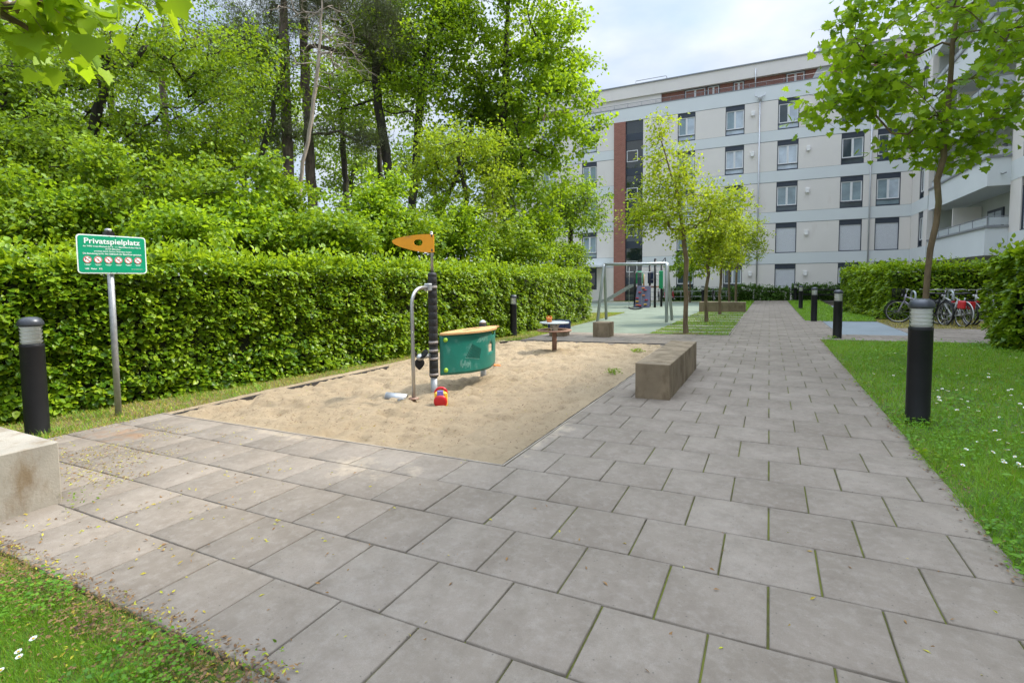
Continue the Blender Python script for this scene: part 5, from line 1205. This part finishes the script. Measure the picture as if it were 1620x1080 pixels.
def tree(name, label, base, trunk, crowns, ntgt, leaf, mats, seed, r0, group=None, nleaf=90, spread=.45, size=.14, tpl=LEAF6, droop=.3, twigs=7, cat='tree', minr=.007, tip_only=.55, flat=.5, wr=.85, first=.35):
    """trunk: points from the base up; crowns: (centre, (rx, ry, rz), share). Limbs grow from the trunk to points spread through the crowns."""
    r = np.random.RandomState(seed); trunk = [np.array(p, float) for p in trunk]
    pos, par, nchild = [], [], []
    def addn(p, q): pos.append(np.array(p)); par.append(q); return len(pos)-1
    chains = []; ch = []
    for i in range(len(trunk)-1):
        a, b = trunk[i], trunk[i+1]; n = max(2, int(np.linalg.norm(b-a)/.35))
        for k in range(n if i < len(trunk)-2 else n+1):
            p = a+(b-a)*k/n+(r.normal(0, .02, 3)*[1,1,0] if (i or k) else 0)
            ch.append(addn(p, ch[-1] if ch else -1))
    chains.append(ch); trunk_n = len(ch); lo = int(trunk_n*first)
    tg = []
    for c, rd, sh in crowns:
        k = int(ntgt*sh); d = unit(r.normal(0, 1, (k, 3))); q = r.rand(k, 1)**(1/2.2)
        wob = .72+.5*vnoise(d*1.7+seed*3.1)[:, None]
        tg.append(np.array(c)+d*q*wob*np.array(rd))
    tg = np.concatenate(tg); top = pos[trunk_n-1]
    tz = np.array([p for p in pos[lo:]]); dd = np.array([np.min(np.linalg.norm(tz-t, axis=1)) for t in tg]); tg = tg[np.argsort(dd)]
    ends = []
    for t in tg:
        A_ = np.array(pos[lo:]); d = t-A_; dist = np.linalg.norm(d, axis=1)
        cost = dist+np.where(A_[:, 2] > t[2]+.1, .8*(A_[:, 2]-t[2]), 0)+.12*np.minimum(dist, 3)
        j = int(np.argmin(cost))+lo; a = pos[j]; L_ = np.linalg.norm(t-a)
        if L_ < .15: continue
        pd = unit(a-pos[par[j]]) if par[j] >= 0 else np.array([0,0,1.0])
        c1 = a+pd*L_*.35+np.array([0,0,.10*L_]); n = max(2, int(L_/.28)); c_ = [j]
        for k in range(1, n+1):
            s_ = k/n; p = (1-s_)**2*a+2*s_*(1-s_)*c1+s_*s_*t+r.normal(0, .025*min(1, L_), 3)*(1 if k < n else .3)
            c_.append(addn(p, c_[-1]))
        chains.append(c_); ends.append(c_)
    N_ = len(pos); P = np.array(pos); flow = np.zeros(N_); kids = np.zeros(N_, int)
    for i in range(N_-1, 0, -1):
        if kids[i] == 0: flow[i] += 1
        if par[i] >= 0: flow[par[i]] += flow[i]; kids[par[i]] += 1
    rad = minr*np.maximum(flow, 1)**.44; k0 = r0/rad[0]; rad = minr+(rad-minr)*((r0-minr)/max(1e-6, rad[0]-minr))
    hz_ = P[:, 2]-P[0, 2]; rad[:trunk_n] *= 1+.35*np.exp(-hz_[:trunk_n]/.25)
    root = empty(name, tuple(P[0]), label, cat, group); o0 = P[0]
    rr = rad.copy()
    sub = []
    for c_ in chains: sub.append(np.array(c_))
    def sides(q): return 10 if q > .08 else 7 if q > .03 else 4
    Vl = []; 
    # child limbs start no thicker than they are themselves
    Vs, Fs = [], []; b = 0
    for c_ in sub:
        R_ = rr[c_].copy()
        if len(c_) > 1 and c_[0] != 0: R_[0] = min(R_[0], R_[1]*1.25)
        tmp = rr[c_].copy(); rr2 = rr.copy(); rr2[c_] = R_
        V, f = tube_np([c_], P-o0, rr2, sides); Vs.append(V); Fs.append(f[0]+b); b += len(V)
    # twigs and leaves
    LP, LA = [], []; TW = []
    for c_ in ends:
        m_ = max(1, int(len(c_)*tip_only)); nodes = c_[-m_:]
        for q in range(twigs):
            s0 = P[nodes[r.randint(len(nodes))]]; dv = unit(r.normal(0, 1, 3)*np.array([1,1,flat])+unit(P[c_[-1]]-P[c_[0]])*.5); ln = spread*r.uniform(.5, 1.3)
            e0 = s0+dv*ln+np.array([0,0,-droop*ln*.3]); kk = max(1, int(nleaf/twigs*r.uniform(.6, 1.4)))
            s_ = r.rand(kk)**.7; LP.append(s0+(e0-s0)*s_[:, None]+r.normal(0, .05+.18*spread, (kk, 3))*[1,1,.7]); LA.append(np.tile(dv, (kk, 1)))
            TW.append((s0, e0))
    if TW:
        S_ = np.array([a for a, _ in TW])-o0; E_ = np.array([b_ for _, b_ in TW])-o0; dv = E_-S_
        V, f = scatter(S_, dv, np.cross(dv, np.array([.3,.2,.9])), np.linalg.norm(dv, axis=1), minr*1.3/np.maximum(.05, np.linalg.norm(dv, axis=1)), NEEDLE); Vs.append(V); ft = f[0]+b
        faces = [np.concatenate(Fs), ft]
    else: faces = [np.concatenate(Fs)]
    np_obj('trunk', np.concatenate(Vs), faces, mats[0], root, smooth=True)
    if LP and leaf:
        LP = np.concatenate(LP)-o0; LA = np.concatenate(LA); k = len(LP)
        ax = LA*.6+r.normal(0, .6, (k, 3))+np.array([0,0,-droop]); nr = np.array([0,0,.8])+r.normal(0, .5, (k, 3))
        V, f = scatter(LP, ax, nr, size*r.uniform(.6, 1.3, k), wr*r.uniform(.8, 1.1, k), tpl); np_obj('crown', V, f, mats[1], root)
    return root
def G3(x, y, z): return np.array([x, y, gz(x, y)+z])

# the right-hand maple
tree('maple_tree', 'slender maple tree with broad leaves behind the large right bollard', None, [G3(2.22,8.30,-.1),G3(2.30,8.35,1.2),G3(2.375,8.39,2.4),G3(2.42,8.42,3.1),G3(2.49,8.46,4.2),G3(2.58,8.51,5.6),G3(2.69,8.58,7.2)],
     [(G3(2.75,8.6,5.7),(2.15,1.9,1.9),.52),(G3(1.30,8.4,4.55),(.85,.8,.42),.09),(G3(1.5,8.4,5.5),(.8,.8,.9),.09),(G3(2.6,8.5,3.85),(1.05,1.0,.55),.10),(G3(4.4,8.9,6.2),(1.5,1.4,1.4),.20)], 150, True, (M['bark_young'], M['l_maple']), 41, .046, nleaf=38, spread=.42, size=.125, tpl=MAPLE, droop=.45, twigs=6, wr=1.0, first=.36)
# young trees in the strips
GY = 'young trees in the grass strips beside the path'
for i, (x, y, s, lab, cr) in enumerate([
    (-2.24,13.88,1.0,'nearest and tallest young yellow green tree of the row left of the path',[((-.25,0,3.75),(1.25,1.1,1.0),.42),((-.55,.1,4.9),(.8,.7,.7),.18),((-.85,.1,6.0),(.42,.42,.62),.12),((1.15,0,3.75),(.75,.7,.5),.15),((-1.25,0,3.7),(.7,.7,.6),.13)]),
    (-2.17,18.8,.92,'second young yellow green tree of the row left of the path',[((.0,0,3.3),(.7,.75,1.1),.7),((.45,0,4.1),(.5,.5,.8),.3)]),
    (-2.10,23.9,.92,'third young yellow green tree of the row left of the path',[((.1,0,3.2),(.85,.8,.95),.68),((.6,0,4.3),(.6,.6,.9),.32)]),
    (-2.62,38.4,1.15,'left one of the two farthest young trees behind the long far bench',[((0,0,3.6),(1.4,1.2,1.3),1.0)]),
    (-2.1,37.6,1.15,'right one of the two farthest young trees behind the long far bench',[((.3,0,3.9),(1.5,1.2,1.6),1.0)])]):
    k = min(1, 18/(y+2)); hh = [0,1.1,2.2,3.0,4.4,6.0] if i == 0 else [0,1.0,2.0,2.7,3.4,3.9]
    wob = [0,.0,-.06,-.12,-.38,-.85] if i == 0 else [0,-.02,.0,.05,.1,.2]
    tree('young_tree', lab, None, [G3(x+w_*s, y, h_*s-(.1 if h_ == 0 else 0)) for h_, w_ in zip(hh, wob)], [(G3(x+c[0]*s, y+c[1]*s, c[2]*s), tuple(q*s for q in rd), sh_) for c, rd, sh_ in cr], int(120*max(.6, k)), True, (M['bark_young'], M['l_yellow']), 50+i, .068*s, GY, nleaf=int(92*max(.55, k)), spread=.44, size=.082/max(.55, k)**.6, droop=.15, twigs=7, first=.42, flat=.8, minr=.006)
# small fresh tree before the far wall
q = at_px(1092,440,40.5); tree('young_tree', 'small round fresh green tree before the far wall between the bicycles', None, [G3(q[0],q[1],-.1),G3(q[0],q[1],1.2),G3(q[0],q[1],3.4)], [(G3(q[0],q[1],3.0),(1.5,1.2,1.5),1.0)], 40, True, (M['bark_young'], M['l_shrub']), 60, .06, None, nleaf=70, spread=.4, size=.16, twigs=5)

# woods behind the long hedge: placed by picture column and distance, each a tree of its own
GW = 'trees of the wood behind the long hedge'
def wood(name, label, px, zd, trunk_px, crowns, ntgt, mats, seed, r0, nleaf=80, size=.15, spread=.6, leaf=True, sub=.3, **kw):
    zd = max(zd, zd_min(px)); b = at_px(px, 430, zd); base = np.array([b[0], b[1], gz(b[0], b[1])-.1]); tr = [base]
    if kw.get('tpl') is None: nleaf = int(nleaf*1.45); size = size*.82
    for (x, y, dz) in trunk_px: tr.append(at_px(x, y, zd+dz))
    cr = [(at_px(x, y, zd+dz), (rx/F_PX*zd, rx/F_PX*zd*.9, rz/F_PX*zd), sh_) for x, y, dz, rx, rz, sh_ in crowns]
    return tree(name, label, None, tr, cr, ntgt, leaf, mats, seed, r0, GW, nleaf=nleaf, spread=spread, size=size, first=sub, **kw)
B = M['bark']
wood('broadleaf_tree', 'tall sunlit maple whose crown overlaps the left end of the facing building', 800, 24, [(795,360,0),(790,250,0),(800,120,0),(805,-20,0),(800,-120,0)],
     [(810,80,0,135,170,.40),(885,210,-1,75,110,.15),(860,60,-.5,95,120,.15),(720,60,0,85,110,.10),(800,-120,0,130,110,.12),(850,330,-1,90,60,.08)], 230, (B, M['l_big']), 71, .24, nleaf=88, size=.20, spread=.75)
wood('broadleaf_tree', 'yellow green hawthorn like tree in front of the tall sunlit maple', 735, 18, [(728,370,0),(738,310,0),(725,250,0)], [(725,230,0,75,35,.4),(680,275,0,45,30,.2),(775,290,0,50,60,.25),(720,320,0,60,40,.15)], 95, (B, M['l_haw']), 72, .10, nleaf=60, size=.125, spread=.45)
wood('broadleaf_tree', 'dark forked tree left of the tall sunlit maple', 622, 21, [(622,340,0),(612,250,0),(600,180,0),(590,80,0),(600,-30,0)], [(610,50,0,75,100,.55),(650,150,0,50,60,.2),(560,170,0,55,45,.10),(640,-60,0,90,60,.15)], 140, (B, M['l_big']), 73, .19, nleaf=48, size=.14, spread=.6, minr=.011)
wood('broadleaf_tree', 'dark straight tree just right of the forked one', 650, 22.5, [(652,330,0),(660,230,0),(668,120,0),(690,0,0)], [(690,40,0,85,110,.6),(650,110,0,60,70,.2),(700,-60,0,80,60,.2)], 150, (B, M['l_big']), 74, .18, nleaf=60, size=.15, spread=.65, minr=.011)
wood('broadleaf_tree', 'slender dark tree under the right side of the wood', 690, 25, [(700,330,0),(735,250,0),(760,150,0)], [(760,180,0,70,80,.6),(800,270,0,70,50,.4)], 80, (B, M['l_dark']), 75, .12, nleaf=66, size=.2, spread=.7)
for i, (px, zd, tp, lab) in enumerate([(455,19.5,[(457,300,0),(453,180,0),(449,60,0),(447,-60,0),(446,-160,0)],'left pine of the pair with a bare straight trunk'),(492,20.5,[(494,300,0),(486,180,0),(481,60,0),(480,-60,0),(480,-160,0)],'right pine of the pair with a bare straight trunk')]):
    wood('pine_tree', lab, px, zd, tp, [(px+(70 if i else -20),10,0,95,55,.5),(px+(95 if i else -50),75,0,60,30,.22),(px+(70 if i else -10),215,0,42,16,.13),(px,-130,0,90,70,.15)], 84, (M['bark_pine'], M['l_needle']), 80+i, .19, nleaf=420, size=.22, spread=.85, tpl=NEEDLE, wr=.08, droop=-.1, twigs=10, sub=.35, flat=.5)
wood('dead_tree', 'bare bleached leaning dead tree in front of the pines', 470, 18, [(475,290,0),(492,190,0),(505,90,0),(510,-20,0)], [(500,60,0,65,95,.7),(550,90,0,50,50,.3)], 60, (M['bark_dead'], M['l_dark']), 83, .065, leaf=False, sub=.25, minr=.013)
wood('broadleaf_tree', 'leaning thin tree with sparse leaves left of the pines', 405, 18.5, [(408,280,0),(425,200,0),(452,100,0),(470,20,0)], [(440,110,0,60,70,.7),(400,190,0,50,50,.3)], 64, (B, M['l_shrub']), 84, .10, nleaf=40, size=.13, spread=.6)
wood('broadleaf_tree', 'gnarled dark tree with spreading limbs near the left edge', 128, 14.5, [(130,310,0),(145,215,0),(162,150,0),(172,60,0),(205,-20,0)], [(120,120,0,130,100,.28),(250,80,0,130,80,.3),(60,200,0,90,80,.14),(340,120,.5,90,70,.16),(240,200,0,90,40,.12)], 200, (B, M['l_shrub']), 85, .15, nleaf=58, size=.115, spread=.55, minr=.009)
wood('broadleaf_tree', 'dense dark tree at the left edge of the wood', 15, 12.5, [(10,300,0),(0,200,0),(20,100,0)], [(0,250,0,110,80,.6),(30,130,0,90,90,.4)], 110, (B, M['l_dark']), 86, .12, nleaf=62, size=.13, spread=.5)
wood('broadleaf_tree', 'pale barked tree with open crown left of centre in the wood', 268, 22, [(265,280,0),(262,200,0),(255,100,0),(262,-20,0)], [(280,70,0,110,80,.5),(340,150,0,80,60,.25),(250,215,0,80,30,.08),(390,60,0,70,60,.17)], 130, (M['bark_pine'], M['l_dark']), 87, .15, nleaf=50, size=.13, spread=.7, minr=.009)
wood('broadleaf_tree', 'thin dark tree with fresh leaves between the open crowned tree and the leaning tree', 338, 17, [(338,310,0),(342,230,0),(345,190,0)], [(345,235,0,60,60,1.0)], 70, (B, M['l_shrub']), 88, .06, nleaf=55, size=.125, spread=.45)
for i, (px, zd, cy, rx, rz, lab) in enumerate([(60,27,225,110,80,'distant tree behind the gnarled tree'),(190,31,240,90,60,'distant low tree seen under the open limbs'),(350,32,245,80,60,'distant tree low behind the leaning thin tree'),(440,34,225,80,80,'distant tree behind the pines'),(560,33,265,90,70,'distant tree between the pines and the forked tree'),(690,34,265,95,70,'distant tree behind the dark straight tree'),(810,36,250,120,120,'distant tree behind the tall sunlit maple'),(900,32,330,60,55,'distant low tree at the right end of the wood'),(-20,22,120,100,120,'distant tree at the far left of the wood'),(545,27,150,80,95,'slim leafy tree filling the gap right of the pines'),(385,28,130,80,90,'slim leafy tree filling the gap left of the pines'),(180,28,110,120,80,'tall thin leaved tree behind the gnarled tree'),(600,30,90,90,100,'tall leafy tree behind the forked tree')]):
    wood('broadleaf_tree', lab, px, zd, [(px+4,330,0),(px-5,cy+rz*.4,0),(px+6,cy-rz*.5,0)], [(px,cy,0,rx,rz,1.0)], 80, (B, M['l_dark'] if i % 3 else M['l_shrub']), 90+i, .15, nleaf=52 if i not in (1,2) else 44, size=.20, spread=.9)
GS = 'shrubs growing up behind the long hedge'
for i, (px, zd, cy, rx, rz, mt, lab) in enumerate([(10,9.8,335,80,75,'l_shrub','leafy shrub above the hedge at the left edge'),(95,10.6,352,70,40,'l_big','leafy low shrub above the hedge behind the playground sign'),(190,11.4,322,75,75,'l_shrub','leafy upright shrub above the hedge right of the playground sign'),(268,10.4,362,60,30,'l_big','low bright shrub above the hedge between the sign and the pines'),(330,12.5,318,65,75,'l_shrub','leafy upright shrub above the hedge left of the pines'),(395,12.0,352,60,42,'l_big','bright low shrub above the hedge under the leaning thin tree'),(455,14.5,335,55,55,'l_shrub','upright shrub above the hedge in front of the pines'),(520,12.8,368,65,32,'l_shrub','low bright shrub above the hedge right of the pines'),(580,14.5,338,70,55,'l_big','bright round shrub above the hedge under the forked tree'),(648,13.8,372,62,34,'l_shrub','bright low shrub above the hedge under the dark straight tree'),(712,16.5,362,65,48,'l_big','bright shrub above the hedge right of the play flag'),(780,17,390,70,36,'l_shrub','bright shrub above the hedge under the tall sunlit maple'),(845,19.5,385,55,44,'l_big','bright shrub above the hedge near its far end'),(895,19.6,408,38,26,'l_shrub','small shrub above the far end of the hedge'),(150,15,262,80,60,'l_shrub','taller shrub under the gnarled tree'),(45,12.5,258,80,60,'l_dark','taller dark shrub at the left edge of the wood'),(262,16,285,55,55,'l_dark','taller dark shrub under the open crowned tree'),(300,19,270,60,50,'l_shrub','taller shrub seen between the open crowned tree and the leaning tree')]):
    zd = max(zd, zd_min(px+6)); b = at_px(px, 430, zd); base = np.array([b[0], b[1], gz(b[0], b[1])-.1]); c = at_px(px, cy, zd); R1, R2 = rx/F_PX*zd, rz/F_PX*zd; rr_ = np.random.RandomState(500+i)
    cr = [(c, (R1, R1*.8, R2), .45)]+[(c+np.array([rr_.normal(0,.5*R1), rr_.normal(0,.4*R1), rr_.uniform(-.5,.9)*R2]), (R1*.42, R1*.42, R2*rr_.uniform(.35,.8)), .12) for _ in range(3)]+[(c-[0,0,.75], (R1*1.05, R1*.8, .8), .25)]
    tree('shrub', lab, None, [base, base+(c-base)*.35+[.05,0,0], base+(c-base)*.7, c], cr, 95, True, (B, M[mt]), 120+i, .05, GS, nleaf=95, size=.09 if px < 300 else .105, spread=.42, cat='shrub', first=.12, droop=.25, minr=.005)
# maple standing just outside the left edge, its lowest bough hanging into view
nb = [at_px(-260,470,4.6)]; nb[0][2] = gz(nb[0][0], nb[0][1])-.1
tree('maple_tree', 'near maple at the left edge whose big leaves hang into the top left corner', None, [nb[0], nb[0]+[.05,.05,1.6], nb[0]+[.12,.1,3.0], nb[0]+[.1,.2,4.4]],
     [(at_px(40,-5,3.6),(.45,.40,.24),.42),(at_px(232,-22,3.5),(.13,.12,.07),.09),(at_px(-120,-60,4.2),(.9,.8,.6),.33),(at_px(-300,-200,4.6),(1.3,1.2,1.0),.3)], 54, True, (M['bark_young'], M['l_near']), 160, .07, None, nleaf=17, spread=.30, size=.155, tpl=MAPLE, droop=.7, twigs=5, wr=1.05, first=.5)
